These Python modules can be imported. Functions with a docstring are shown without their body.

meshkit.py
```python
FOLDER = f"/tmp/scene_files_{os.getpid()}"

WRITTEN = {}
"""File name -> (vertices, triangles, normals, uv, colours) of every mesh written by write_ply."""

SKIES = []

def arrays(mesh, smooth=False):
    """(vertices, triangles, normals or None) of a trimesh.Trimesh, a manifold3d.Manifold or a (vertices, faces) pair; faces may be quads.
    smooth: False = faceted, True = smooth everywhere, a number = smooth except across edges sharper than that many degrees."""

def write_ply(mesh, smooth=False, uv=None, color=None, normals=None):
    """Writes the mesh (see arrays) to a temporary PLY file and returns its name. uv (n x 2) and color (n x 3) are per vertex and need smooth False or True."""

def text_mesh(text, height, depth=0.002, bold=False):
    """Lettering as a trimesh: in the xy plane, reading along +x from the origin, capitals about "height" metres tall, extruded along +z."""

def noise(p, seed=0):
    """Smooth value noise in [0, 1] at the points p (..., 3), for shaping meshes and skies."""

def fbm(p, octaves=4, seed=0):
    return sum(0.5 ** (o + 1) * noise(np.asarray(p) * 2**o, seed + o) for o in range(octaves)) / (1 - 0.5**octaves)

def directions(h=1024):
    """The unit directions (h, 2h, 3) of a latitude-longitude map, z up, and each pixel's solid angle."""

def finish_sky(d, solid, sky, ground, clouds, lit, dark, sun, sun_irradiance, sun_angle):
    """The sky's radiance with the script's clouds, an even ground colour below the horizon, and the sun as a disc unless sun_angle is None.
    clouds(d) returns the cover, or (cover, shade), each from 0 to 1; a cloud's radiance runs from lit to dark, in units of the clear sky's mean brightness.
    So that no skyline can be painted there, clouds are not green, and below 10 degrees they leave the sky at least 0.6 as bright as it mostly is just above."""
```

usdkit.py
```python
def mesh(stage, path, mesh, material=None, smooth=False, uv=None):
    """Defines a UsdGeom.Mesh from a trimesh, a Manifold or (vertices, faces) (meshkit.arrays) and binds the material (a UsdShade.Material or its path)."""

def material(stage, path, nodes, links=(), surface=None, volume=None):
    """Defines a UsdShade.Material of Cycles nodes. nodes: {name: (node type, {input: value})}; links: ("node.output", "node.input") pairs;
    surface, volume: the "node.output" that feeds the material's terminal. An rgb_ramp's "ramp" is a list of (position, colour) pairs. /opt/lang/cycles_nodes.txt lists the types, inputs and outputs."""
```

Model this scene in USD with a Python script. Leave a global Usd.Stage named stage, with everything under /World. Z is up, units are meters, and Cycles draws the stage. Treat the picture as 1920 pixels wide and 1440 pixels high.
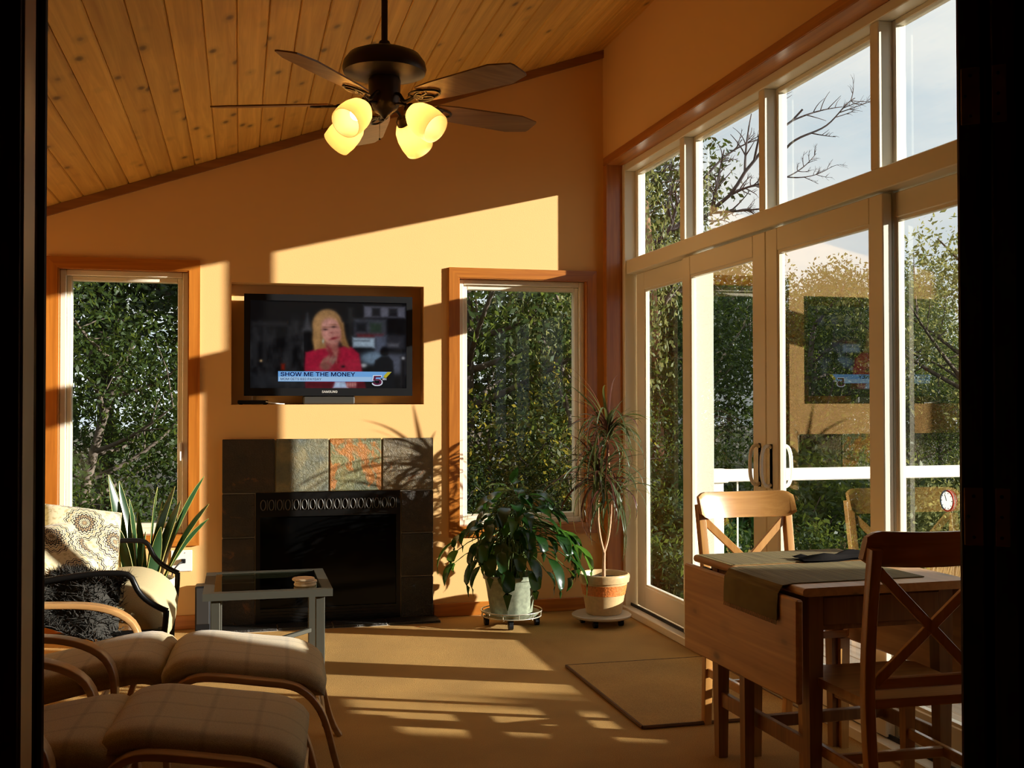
import math, random
import numpy as np, trimesh, manifold3d, usdkit, meshkit
from pxr import Usd, UsdGeom, UsdLux, UsdShade, Gf, Sdf, Vt

random.seed(7); RNG = np.random.default_rng(7)
PI = math.pi
stage = Usd.Stage.CreateInMemory()
UsdGeom.SetStageUpAxis(stage, 'Z'); UsdGeom.SetStageMetersPerUnit(stage, 1.0)
UsdGeom.Xform.Define(stage, '/World'); UsdGeom.Scope.Define(stage, '/World/Looks')

# ------------------------------------------------------------------ camera, sky, sun
YAW, PITCH, ROLL = 0.243756, 0.0168402, -0.0013
ZC = 1.3243
cam = UsdGeom.Camera.Define(stage, '/World/camera')
cam.CreateHorizontalApertureAttr(36.0); cam.CreateVerticalApertureAttr(27.0)
cam.CreateFocalLengthAttr(36.0 * 2050 / 1920)
cam.CreateClippingRangeAttr(Gf.Vec2f(0.05, 500))
cam.CreateExposureAttr(0.0)
_f = np.array([math.sin(YAW) * math.cos(PITCH), math.cos(YAW) * math.cos(PITCH), math.sin(PITCH)])
_r = np.array([math.cos(YAW), -math.sin(YAW), 0.0]); _u = np.cross(_r, _f)
_r, _u = math.cos(ROLL) * _r + math.sin(ROLL) * _u, -math.sin(ROLL) * _r + math.cos(ROLL) * _u
cam.AddTransformOp().Set(Gf.Matrix4d(*_r, 0, *_u, 0, *(-_f), 0, 0, 0, ZC, 1))

SUN_DIR = np.array([-1.0, 0.440, -0.238]); SUN_DIR /= np.linalg.norm(SUN_DIR)
SUN_POWER, SUN_COLOR = 3.3, (1.0, 0.97, 0.94)
SKY_POWER = 1.12
LAMP_POWER = 6.5
sun = UsdLux.DistantLight.Define(stage, '/World/sun')
sun.CreateAngleAttr(0.6); sun.CreateIntensityAttr(SUN_POWER); sun.CreateColorAttr(Gf.Vec3f(*SUN_COLOR)); sun.CreateNormalizeAttr(True)
_m = Gf.Matrix4d(1.0); _m.SetRotate(Gf.Rotation(Gf.Vec3d(0, 0, -1), Gf.Vec3d(*SUN_DIR)))
sun.AddTransformOp().Set(_m)
sky = UsdLux.DomeLight.Define(stage, '/World/sky')
sky.CreateIntensityAttr(1.0)
skymat = usdkit.material(stage, '/World/Looks/sky_air', {
    'g': ('texture_coordinate', {}), 'mp': ('mapping', {'scale': (1.6, 1.6, 5.0)}),
    'n': ('noise_texture', {'scale': 2.2, 'detail': 5, 'roughness': 0.55}),
    'r': ('rgb_ramp', {'ramp': [(0.36, (0.60, 0.71, 0.80)), (0.62, (0.86, 0.88, 0.88))]}),
    'b': ('background_shader', {'strength': SKY_POWER})},
    [('g.generated', 'mp.vector'), ('mp.vector', 'n.vector'), ('n.fac', 'r.fac'), ('r.color', 'b.color')], surface='b.background')
UsdShade.MaterialBindingAPI.Apply(sky.GetPrim()).Bind(skymat)

# ------------------------------------------------------------------ helpers
def lin(r, g, b):
    c = np.array([r, g, b]) / 255.0
    return tuple(np.where(c < 0.04045, c / 12.92, ((c + 0.055) / 1.055) ** 2.4))

_used = {}
def numbered(parent, name):
    k = _used.get((parent, name), 0); _used[(parent, name)] = k + 1
    return f'{parent}/{name}' if k == 0 else f'{parent}/{name}_{k:03d}'

def path_of(parent):
    return '/World' if parent is None else str(parent.GetPath())

def tag(p, label=None, cat=None, group=None, kind=None):
    for k, v in (('label', label), ('category', cat), ('group', group), ('kind', kind)):
        if v: p.SetCustomDataByKey(k, v)
    return p

def obj(name, mesh, mat, parent=None, smooth=False, label=None, kind=None):
    m = usdkit.mesh(stage, numbered(path_of(parent), name), mesh, M[mat] if isinstance(mat, str) else mat, smooth)
    return tag(m.GetPrim(), label, None, None, kind)

def thing(name, label=None, cat=None, loc=(0, 0, 0), rz=0.0, group=None, kind=None):
    x = UsdGeom.Xform.Define(stage, numbered('/World', name))
    x.AddTranslateOp().Set(Gf.Vec3d(*loc)); x.AddRotateZOp().Set(math.degrees(rz)); x.AddScaleOp().Set(Gf.Vec3f(1, 1, 1))
    return tag(x.GetPrim(), label, cat, group, kind)

def dup(root, loc, rz, label=None, group=None, scale=(1, 1, 1)):
    was = root.GetCustomData()
    base = root.GetName()
    while base[-4:-3] == '_' and base[-3:].isdigit(): base = base[:-4]
    x = UsdGeom.Xform.Define(stage, numbered('/World', base))
    p = x.GetPrim(); p.GetReferences().AddInternalReference(root.GetPath()); p.SetInstanceable(True)
    p.GetAttribute('xformOp:translate').Set(Gf.Vec3d(*loc)); p.GetAttribute('xformOp:rotateZ').Set(math.degrees(rz))
    p.GetAttribute('xformOp:scale').Set(Gf.Vec3f(*scale))
    return tag(p, label or was.get('label'), was.get('category'), group or was.get('group'))

def cat_(*ms): return trimesh.util.concatenate([m for m in ms])
def T(m, loc=(0, 0, 0), rx=0, ry=0, rz=0):
    m = m.copy(); R = trimesh.transformations.euler_matrix(rx, ry, rz, 'sxyz'); R[:3, 3] = loc
    m.apply_transform(R); return m

def box(x0, x1, y0, y1, z0, z1, ch=0.0):
    """A box with chamfered edges."""
    if ch <= 0:
        m = trimesh.creation.box([x1 - x0, y1 - y0, z1 - z0]); m.apply_translation([(x0 + x1) / 2, (y0 + y1) / 2, (z0 + z1) / 2]); return m
    ch = min(ch, (x1 - x0) * .45, (y1 - y0) * .45, (z1 - z0) * .45); pts = []
    for sx in (0, 1):
        for sy in (0, 1):
            for sz in (0, 1):
                p = np.array([x1 if sx else x0, y1 if sy else y0, z1 if sz else z0], float)
                d = np.array([-1 if sx else 1, -1 if sy else 1, -1 if sz else 1]) * ch
                for k in range(3):
                    q = p + d; q[k] = p[k]; pts.append(q)
    return trimesh.convex.convex_hull(np.array(pts))

def solid_minus(b, holes):
    def mf(m): return manifold3d.Manifold(manifold3d.Mesh(np.asarray(m.vertices, np.float32), np.asarray(m.faces, np.uint32)))
    a = mf(box(*b))
    for h in holes: a = a - mf(box(*h))
    m = a.to_mesh(); return trimesh.Trimesh(m.vert_properties[:, :3], m.tri_verts, process=False)

def prism(poly, axis, a, b):
    """Extrude a 2D polygon (list) along an axis from a to b. axis 'y': poly is (x, z); 'x': (y, z); 'z': (x, y)."""
    from shapely.geometry import Polygon
    m = trimesh.creation.extrude_polygon(Polygon(poly), b - a, engine='earcut')
    v = m.vertices.copy(); w = np.zeros_like(v); t = v[:, 2] + a
    if axis == 'y': w[:, 0], w[:, 2], w[:, 1] = v[:, 0], v[:, 1], t
    elif axis == 'x': w[:, 1], w[:, 2], w[:, 0] = v[:, 0], v[:, 1], t
    else: w[:, 0], w[:, 1], w[:, 2] = v[:, 0], v[:, 1], t
    m = trimesh.Trimesh(w, m.faces, process=False)
    if m.volume < 0: m.invert()
    return m

def smooth_path(pts, n=24):
    pts = np.array(pts, float)
    if len(pts) < 3: return pts
    from scipy.interpolate import CubicSpline
    d = np.r_[0, np.cumsum(np.linalg.norm(np.diff(pts, axis=0), axis=1))]
    return CubicSpline(d, pts)(np.linspace(0, d[-1], n))

def tube(pts, r, k=8, caps=True, sect=None, up=None):
    """Sweep a circle (or the 2D section) along pts; r a number or one per point. up fixes the section's second axis."""
    pts = np.array(pts, float); n = len(pts); r = np.broadcast_to(np.asarray(r, float), n)
    t = np.gradient(pts, axis=0); t /= np.maximum(np.linalg.norm(t, axis=1, keepdims=True), 1e-9)
    if sect is None:
        a = np.linspace(0, 2 * PI, k, endpoint=False); sect = np.c_[np.cos(a), np.sin(a)]
    sect = np.asarray(sect); k = len(sect); v = []
    nrm = None
    for i in range(n):
        if up is not None: b = np.array(up, float)
        elif nrm is None: b = np.array([0, 0, 1.0]) if abs(t[i][2]) < .9 else np.array([1.0, 0, 0])
        else: b = nrm
        a = np.cross(b, t[i]); a /= max(np.linalg.norm(a), 1e-9)
        nrm = np.cross(t[i], a)
        v.append(pts[i] + r[i] * (sect[:, :1] * a + sect[:, 1:] * nrm))
    v = np.vstack(v); f = []
    for i in range(n - 1):
        for j in range(k):
            p, q = i * k + j, i * k + (j + 1) % k
            f += [[p, q, q + k], [p, q + k, p + k]]
    if caps:
        v = np.vstack([v, pts[:1], pts[-1:]]); c0, c1 = len(v) - 2, len(v) - 1
        for j in range(k):
            f.append([c0, (j + 1) % k, j]); f.append([c1, (n - 1) * k + j, (n - 1) * k + (j + 1) % k])
    return trimesh.Trimesh(v, f, process=False)

def rect_sect(w, h, c=.2):
    w, h = w / 2, h / 2; e = min(w, h) * c
    return np.array([(w, -h + e), (w, h - e), (w - e, h), (-w + e, h), (-w, h - e), (-w, -h + e), (-w + e, -h), (w - e, -h)])

def lathe(prof, k=32, loc=(0, 0, 0)):
    """Revolve [(r, z)...] about z."""
    prof = np.array(prof, float); n = len(prof)
    a = np.linspace(0, 2 * PI, k, endpoint=False)
    v = np.stack([prof[:, None, 0] * np.cos(a), prof[:, None, 0] * np.sin(a), np.repeat(prof[:, 1:], k, 1)], -1).reshape(-1, 3) + np.array(loc)
    f = []
    for i in range(n - 1):
        for j in range(k):
            p, q = i * k + j, i * k + (j + 1) % k
            f += [[p, q, q + k], [p, q + k, p + k]]
    return trimesh.Trimesh(v, f, process=False)

def ball(c, r, s=1): 
    m = trimesh.creation.icosphere(s + 1, r); m.apply_translation(c); return m

def cyl(p, q, r, k=12): return tube([p, q], r, k)

def cushion(lx, ly, lz, n=14, e=6, puff=.55, seed=0, lump=.006):
    """A stuffed cushion, thin at its seams."""
    g = np.linspace(-1, 1, n); X, Y = np.meshgrid(g, g, indexing='ij'); X, Y = X.ravel(), Y.ravel()
    X, Y = np.sign(X) * np.abs(X) ** .7, np.sign(Y) * np.abs(Y) ** .7
    h = np.clip((1 - np.abs(X) ** e) * (1 - np.abs(Y) ** e), 0, 1) ** puff
    out = []
    for s in (1, -1):
        v = np.c_[X * lx / 2, Y * ly / 2, s * h * lz / 2]
        v[:, 2] += lump * (meshkit.noise(v * 9 + 31 * s, seed) - .5) * h * 2; out.append(v)
    f = []
    for i in range(n - 1):
        for j in range(n - 1):
            p = i * n + j; f += [[p, p + n, p + n + 1], [p, p + n + 1, p + 1]]
    f = np.array(f); m = trimesh.Trimesh(np.vstack(out), np.vstack([f, f[:, ::-1] + n * n]), process=False)
    m.merge_vertices(); return m

def blade(base, az, el, length, width, droop, n=8, fold=.25, tip=.5, wpow=1.0, az_turn=0.0, twist=0.0):
    """One leaf: a folded strip that starts at base, heads (az, el) and droops. Returns vertices, faces."""
    p = np.array(base, float); pts, dirs = [p.copy()], []
    for i in range(n):
        e = el - droop * ((i + .5) / n) ** 1.2; a = az + az_turn * i / n
        d = np.array([math.cos(a) * math.cos(e), math.sin(a) * math.cos(e), math.sin(e)])
        p = p + d * length / n; pts.append(p.copy()); dirs.append(d)
    dirs.append(dirs[-1]); v = []
    for i, (q, d) in enumerate(zip(pts, dirs)):
        t = i / n
        w = width * .5 * max(.04, (math.sin(PI * min(1, t ** tip)) if tip > 0 else (1 - t ** 3)) ** wpow)
        s = np.cross(d, [0, 0, 1.0]); s /= max(np.linalg.norm(s), 1e-6); u = np.cross(s, d)
        tw = twist * t; s, u = math.cos(tw) * s + math.sin(tw) * u, -math.sin(tw) * s + math.cos(tw) * u
        v += [q + s * w + u * w * fold, q, q - s * w + u * w * fold]
    f = []
    for i in range(n):
        a = 3 * i
        f += [[a, a + 1, a + 4], [a, a + 4, a + 3], [a + 1, a + 2, a + 5], [a + 1, a + 5, a + 4]]
    return trimesh.Trimesh(np.array(v), f, process=False)

# ------------------------------------------------------------------ materials
M = {}
def mat(name, nodes, links=(), surface='p.BSDF'):
    M[name] = usdkit.material(stage, '/World/Looks/' + name, nodes, links, surface=surface); return M[name]

def plain(name, c, rough=.5, bump=0, bscale=60, metallic=0, var=0.0, spec=None, coat=0):
    pr = {'base_color': c, 'roughness': rough, 'metallic': metallic}
    if coat: pr['coat_weight'] = coat; pr['coat_roughness'] = .15
    nodes = {'p': ('principled_bsdf', pr)}; links = []
    if bump or var:
        nodes['t'] = ('texture_coordinate', {}); nodes['n'] = ('noise_texture', {'scale': bscale, 'detail': 4}); links.append(('t.object', 'n.vector'))
    if bump:
        nodes['b'] = ('bump', {'strength': min(1, bump), 'distance': .004}); links += [('n.fac', 'b.height'), ('b.normal', 'p.normal')]
    if var:
        nodes['r'] = ('rgb_ramp', {'ramp': [(.3, tuple(np.array(c) * (1 - var))), (.7, tuple(np.minimum(1, np.array(c) * (1 + var))))]})
        links += [('n.fac', 'r.fac'), ('r.color', 'p.base_color')]
    return mat(name, nodes, links)

def wood(name, dark, light, axis='y', rough=.45, knots=False, tone=.25, scale=1.0, coat=0.0):
    """Grain along an axis; each object gets its own tone; pine has knots."""
    st = {'x': (1.2, 30, 30), 'y': (30, 1.2, 30), 'z': (30, 30, 1.2)}[axis]
    nodes = {'t': ('texture_coordinate', {}), 'o': ('object_info', {}),
             'sh': ('vector_math', {'math_type': 'add'}), 'off': ('combine_xyz', {}), 'mu': ('math', {'math_type': 'multiply', 'value2': 37.0}),
             'mp': ('mapping', {'scale': tuple(np.array(st) * scale)}),
             'n': ('noise_texture', {'scale': 1.0, 'detail': 6, 'roughness': .6, 'distortion': .6}),
             'r': ('rgb_ramp', {'ramp': [(.28, dark), (.5, tuple((np.array(dark) + np.array(light)) / 2)), (.68, light)]}),
             'tn': ('map_range', {'from_min': 0, 'from_max': 1, 'to_min': 1 - tone, 'to_max': 1 + tone * .5}),
             'hv': ('hsv', {}), 'b': ('bump', {'strength': .15, 'distance': .002}),
             'p': ('principled_bsdf', {'roughness': rough, 'coat_weight': coat, 'coat_roughness': .2})}
    links = [('o.random', 'mu.value1'), ('mu.value', 'off.x'), ('mu.value', 'off.y'), ('mu.value', 'off.z'), ('t.object', 'sh.vector1'), ('off.vector', 'sh.vector2'),
             ('sh.vector', 'mp.vector'), ('mp.vector', 'n.vector'), ('n.fac', 'r.fac'), ('o.random', 'tn.value'), ('tn.result', 'hv.value'),
             ('n.fac', 'b.height'), ('b.normal', 'p.normal')]
    if knots:
        ks = {'x': (2.6, 9, 9), 'y': (8.5, 4.6, 8.5), 'z': (9, 9, 2.6)}[axis]
        nodes.update({'km': ('mapping', {'scale': ks}), 'kn': ('noise_texture', {'scale': 14.0, 'detail': 2}), 'kd': ('mix_vector', {'fac': (.06)}),
                      'kv': ('voronoi_texture', {'scale': 1.0, 'randomness': 1.0}),
                      'kr': ('rgb_ramp', {'ramp': [(.05, (1, 1, 1)), (.10, (.75, .75, .75)), (.15, (.25, .25, .25)), (.30, (0, 0, 0))]}),
                      'kx': ('mix', {'color2': tuple(np.array(dark) * .32)})})
        links += [('sh.vector', 'km.vector'), ('km.vector', 'kd.a'), ('kn.color', 'kd.b'), ('sh.vector', 'kn.vector'), ('kd.result', 'kv.vector'), ('kv.distance', 'kr.fac'),
                  ('kr.color', 'kx.fac'), ('r.color', 'kx.color1'), ('kx.color', 'hv.color'), ('hv.color', 'p.base_color')]
    else:
        links += [('r.color', 'hv.color'), ('hv.color', 'p.base_color')]
    return mat(name, nodes, links)

plain('paint', (.79, .46, .165), .75, .12, 220)
wood('oak_z', (.32, .088, .008), (.54, .185, .022), 'z', .35, coat=.3, tone=.12)
wood('oak_x', (.32, .088, .008), (.54, .185, .022), 'x', .35, coat=.3, tone=.12)
wood('oak_y', (.32, .088, .008), (.54, .185, .022), 'y', .35, coat=.3, tone=.12)
wood('oak_crown', (.24, .085, .016), (.36, .14, .03), 'x', .5, tone=.1)
wood('pine_ceiling', (.60, .30, .05), (.84, .50, .11), 'y', .5, knots=True, tone=.15)
wood('pine_table', (.42, .19, .05), (.62, .32, .10), 'y', .4, knots=True, tone=.1)
wood('pine_dark', (.20, .085, .024), (.36, .17, .05), 'z', .45, tone=.1)
wood('bent_birch', (.36, .17, .055), (.52, .28, .10), 'x', .35, tone=.1, coat=.3)
wood('chair_wood', (.40, .17, .04), (.58, .29, .08), 'x', .28, tone=.08, coat=.5)
wood('chair_wood_z', (.40, .17, .04), (.58, .29, .08), 'z', .28, tone=.08, coat=.5)
wood('fan_wood', (.20, .09, .035), (.33, .17, .07), 'x', .3, tone=.1)
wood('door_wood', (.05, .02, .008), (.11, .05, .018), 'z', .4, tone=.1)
wood('deck_wood', (.22, .16, .11), (.36, .28, .20), 'y', .8, tone=.2)
plain('vinyl', (.80, .72, .55), .35)
plain('white_plastic', (.82, .80, .72), .35)
plain('black_metal', (.012, .011, .010), .35, metallic=.6)
mat('black_plastic', {'p': ('principled_bsdf', {'base_color': (.007, .007, .0075), 'roughness': .45, 'specular_ior_level': .22})})
plain('grey_metal', (.065, .06, .042), .5, metallic=.4)
mat('dark_fabric', {'p': ('principled_bsdf', {'base_color': (.012, .010, .009), 'roughness': .95, 'specular_ior_level': .05})})
plain('chrome', (.7, .7, .68), .2, metallic=1)
plain('brass', (.45, .22, .06), .5, metallic=.3)
plain('bronze', (.035, .022, .014), .35, metallic=.7)
plain('dark_wall', (.42, .30, .18), .9)
plain('grout', (.42, .36, .27), .9, .3, 150)
mat('black_glass', {'p': ('principled_bsdf', {'base_color': (.002, .002, .002), 'roughness': .08, 'ior': 1.22})})
plain('soil', (.035, .022, .012), .95, .8, 90)
plain('pot_green', (.25, .27, .18), .45, .15, 40, var=.25)
plain('pot_tan', (.56, .37, .17), .4, .06, 60, var=.08)
plain('pot_band', (.60, .17, .03), .5, .8, 75, var=.25)
plain('pot_white', (.74, .66, .50), .2)
plain('cushion_cream', (.52, .42, .22), .85, .3, 260, var=.08)
plain('bark', (.10, .075, .055), .9, .8, 18, var=.35)
plain('bark_warm', (.24, .115, .055), .9, .8, 18, var=.3)
plain('twig', (.055, .045, .045), .9)
plain('shade_cup', (.05, .025, .012), .4, metallic=.6)
plain('coaster_mat', (.80, .58, .34), .6, var=.08)
plain('outer_trim', (.56, .53, .40), .45)
plain('rail_white', (.80, .78, .68), .45)
plain('green_petiole', (.10, .15, .035), .5)
plain('stem_tan', (.50, .27, .14), .7, .4, 120)
plain('red_berry', (.30, .03, .02), .5)
plain('dark_cord', (.02, .018, .016), .5)

# carpet: short cut pile, speckled
mat('carpet', {'t': ('texture_coordinate', {}), 'n': ('noise_texture', {'scale': 260, 'detail': 3, 'roughness': .7}), 'n2': ('noise_texture', {'scale': 2.6, 'detail': 3}),
               'v': ('voronoi_texture', {'scale': 170}), 'r': ('rgb_ramp', {'ramp': [(.30, (.34, .175, .036)), (.70, (.66, .375, .095))]}),
               'r2': ('rgb_ramp', {'ramp': [(.35, (.86, .86, .86)), (.65, (1.06, 1.06, 1.06))]}), 'x': ('mix', {'mix_type': 'multiply', 'fac': 1.0}),
               'b': ('bump', {'strength': .7, 'distance': .006}), 'p': ('principled_bsdf', {'roughness': .95})},
    [('t.object', 'n.vector'), ('t.object', 'n2.vector'), ('t.object', 'v.vector'), ('n.fac', 'r.fac'), ('n2.fac', 'r2.fac'), ('r.color', 'x.color1'), ('r2.color', 'x.color2'),
     ('x.color', 'p.base_color'), ('n.fac', 'b.height'), ('b.normal', 'p.normal')])

def slate(name, ramp, rust=None, rust_at=.55, seed=0.0, rough=.35):
    nodes = {'t': ('texture_coordinate', {}), 'mp': ('mapping', {'location': (seed, seed * .7, seed * 1.3)}),
             'n': ('noise_texture', {'scale': 5.5, 'detail': 8, 'roughness': .62, 'distortion': .5}), 'r': ('rgb_ramp', {'ramp': ramp}),
             'n2': ('noise_texture', {'scale': 38, 'detail': 6, 'roughness': .65, 'distortion': 1.2}), 'b': ('bump', {'strength': .9, 'distance': .012}),
             'p': ('principled_bsdf', {'roughness': rough})}
    links = [('t.object', 'mp.vector'), ('mp.vector', 'n.vector'), ('mp.vector', 'n2.vector'), ('n.fac', 'r.fac'), ('n2.fac', 'b.height'), ('b.normal', 'p.normal')]
    if rust:
        nodes.update({'n3': ('noise_texture', {'scale': 6.5, 'detail': 7, 'distortion': 1.0, 'roughness': .6}), 'mp3': ('mapping', {'location': (seed + 4, 9, seed)}),
                      'r3': ('rgb_ramp', {'ramp': [(rust_at, (0, 0, 0)), (rust_at + .07, (1, 1, 1))]}), 'x': ('mix', {'color2': rust})})
        links += [('t.object', 'mp3.vector'), ('mp3.vector', 'n3.vector'), ('n3.fac', 'r3.fac'), ('r3.color', 'x.fac'), ('r.color', 'x.color1'), ('x.color', 'p.base_color')]
    else: links.append(('r.color', 'p.base_color'))
    return mat(name, nodes, links)
slate('slate_brown', [(.3, (.012, .009, .005)), (.55, (.034, .02, .008)), (.7, (.08, .042, .014))], (.13, .05, .012), .62, 2.0, .55)
slate('slate_green', [(.3, (.055, .075, .075)), (.5, (.15, .145, .085)), (.68, (.27, .22, .10))], None, .5, 5.0, .5)
slate('slate_rust', [(.3, (.09, .10, .055)), (.55, (.19, .185, .075)), (.7, (.26, .22, .08))], (.42, .155, .022), .50, 8.0, .5)
slate('slate_tan', [(.3, (.08, .06, .035)), (.55, (.17, .125, .06)), (.7, (.25, .17, .07))], (.28, .12, .03), .62, 11.0, .5)
slate('slate_dark', [(.3, (.010, .010, .009)), (.55, (.022, .019, .015)), (.7, (.045, .034, .02))], None, .6, 14.0, .3)

def pane_mat(name, ior, tint=(1, 1, 1), rough=0.0):
    """Thin pane: passes light straight through; its outer faces reflect by fresnel."""
    return mat(name, {'f': ('fresnel', {'IOR': ior}), 'ge': ('geometry', {}), 'iv': ('math', {'math_type': 'subtract', 'value1': 1.0}), 'mu': ('math', {'math_type': 'multiply'}),
                      'tr': ('transparent_bsdf', {'color': tint}), 'g': ('glossy_bsdf', {'color': (1, 1, 1), 'roughness': rough}), 'm': ('mix_closure', {})},
               [('ge.backfacing', 'iv.value2'), ('f.fac', 'mu.value1'), ('iv.value', 'mu.value2'), ('mu.value', 'm.fac'), ('tr.BSDF', 'm.closure1'), ('g.BSDF', 'm.closure2')], surface='m.closure')
pane_mat('pane', 1.75, (.97, .98, .96))
pane_mat('outer_glass', 2.2, (.97, .98, .96))
pane_mat('back_glass', 1.38, (.97, .98, .96))
pane_mat('door_glass', 2.7, (.97, .98, .96))
pane_mat('table_glass', 1.5, (.62, .66, .60))

def leafy(name, c1, c2, rough=.4, trans=.35, tc=None, by='random'):
    tc = tc or tuple(np.array(c2) * 1.3)
    mat(name, {'g': ('geometry', {}), 'r': ('rgb_ramp', {'ramp': [(0, c1), (1, c2)]}), 'p': ('principled_bsdf', {'roughness': rough, 'specular_ior_level': .25 if name.startswith('tree') else .5}),
               'tb': ('translucent_bsdf', {'color': tc}), 'm': ('mix_closure', {'fac': trans})},
        [('g.random_per_island', 'r.fac'), ('r.color', 'p.base_color'), ('p.BSDF', 'm.closure1'), ('tb.BSDF', 'm.closure2')], surface='m.closure')
leafy('leaf_lily', (.009, .034, .006), (.026, .075, .011), .24, .16, (.10, .26, .03))
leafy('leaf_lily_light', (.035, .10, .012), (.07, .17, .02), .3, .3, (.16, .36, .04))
leafy('leaf_drac', (.05, .065, .02), (.10, .10, .035), .35, .25, (.20, .20, .05))
leafy('leaf_drac_red', (.09, .03, .02), (.16, .07, .035), .35, .25, (.25, .09, .04))
leafy('leaf_snake', (.02, .055, .016), (.05, .11, .03), .35, .1)
leafy('leaf_edge', (.40, .38, .09), (.50, .46, .13), .4, .1)
leafy('tree_dark', (.014, .026, .006), (.055, .078, .014), .5, .35)
leafy('tree_green', (.026, .046, .008), (.10, .125, .02), .5, .4)
leafy('tree_yellow', (.06, .07, .01), (.26, .20, .025), .5, .45)
leafy('tree_pale', (.12, .14, .04), (.28, .27, .09), .5, .4)
leafy('tree_red', (.16, .05, .03), (.26, .13, .05), .5, .4)
leafy('meadow_blade', (.22, .15, .06), (.40, .29, .12), .7, .3)
plain('forest_ground', (.07, .055, .028), .95, .6, 3, var=.4)

# cushions with a faint woven plaid
mat('plaid', {'t': ('texture_coordinate', {}), 'w1': ('wave_texture', {'bands_direction': 'x', 'scale': 2.3, 'distortion': .4}), 'w2': ('wave_texture', {'bands_direction': 'y', 'scale': 2.3, 'distortion': .4}),
              'r1': ('rgb_ramp', {'ramp': [(0, (.82, .82, .82)), (.06, (1, 1, 1)), (1, (1, 1, 1))]}), 'r2': ('rgb_ramp', {'ramp': [(0, (.82, .82, .82)), (.06, (1, 1, 1)), (1, (1, 1, 1))]}),
              'n': ('noise_texture', {'scale': 420, 'detail': 2}), 'rn': ('rgb_ramp', {'ramp': [(.3, (.36, .26, .12)), (.7, (.56, .43, .22))]}),
              'a': ('mix', {'mix_type': 'multiply', 'fac': 1.0}), 'b': ('mix', {'mix_type': 'multiply', 'fac': 1.0}), 'bm': ('bump', {'strength': .5, 'distance': .002}),
              'p': ('principled_bsdf', {'roughness': .9, 'sheen_weight': .2})},
    [('t.object', 'w1.vector'), ('t.object', 'w2.vector'), ('t.object', 'n.vector'), ('w1.fac', 'r1.fac'), ('w2.fac', 'r2.fac'), ('n.fac', 'rn.fac'), ('rn.color', 'a.color1'), ('r1.color', 'a.color2'),
     ('a.color', 'b.color1'), ('r2.color', 'b.color2'), ('b.color', 'p.base_color'), ('n.fac', 'bm.height'), ('bm.normal', 'p.normal')])

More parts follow.
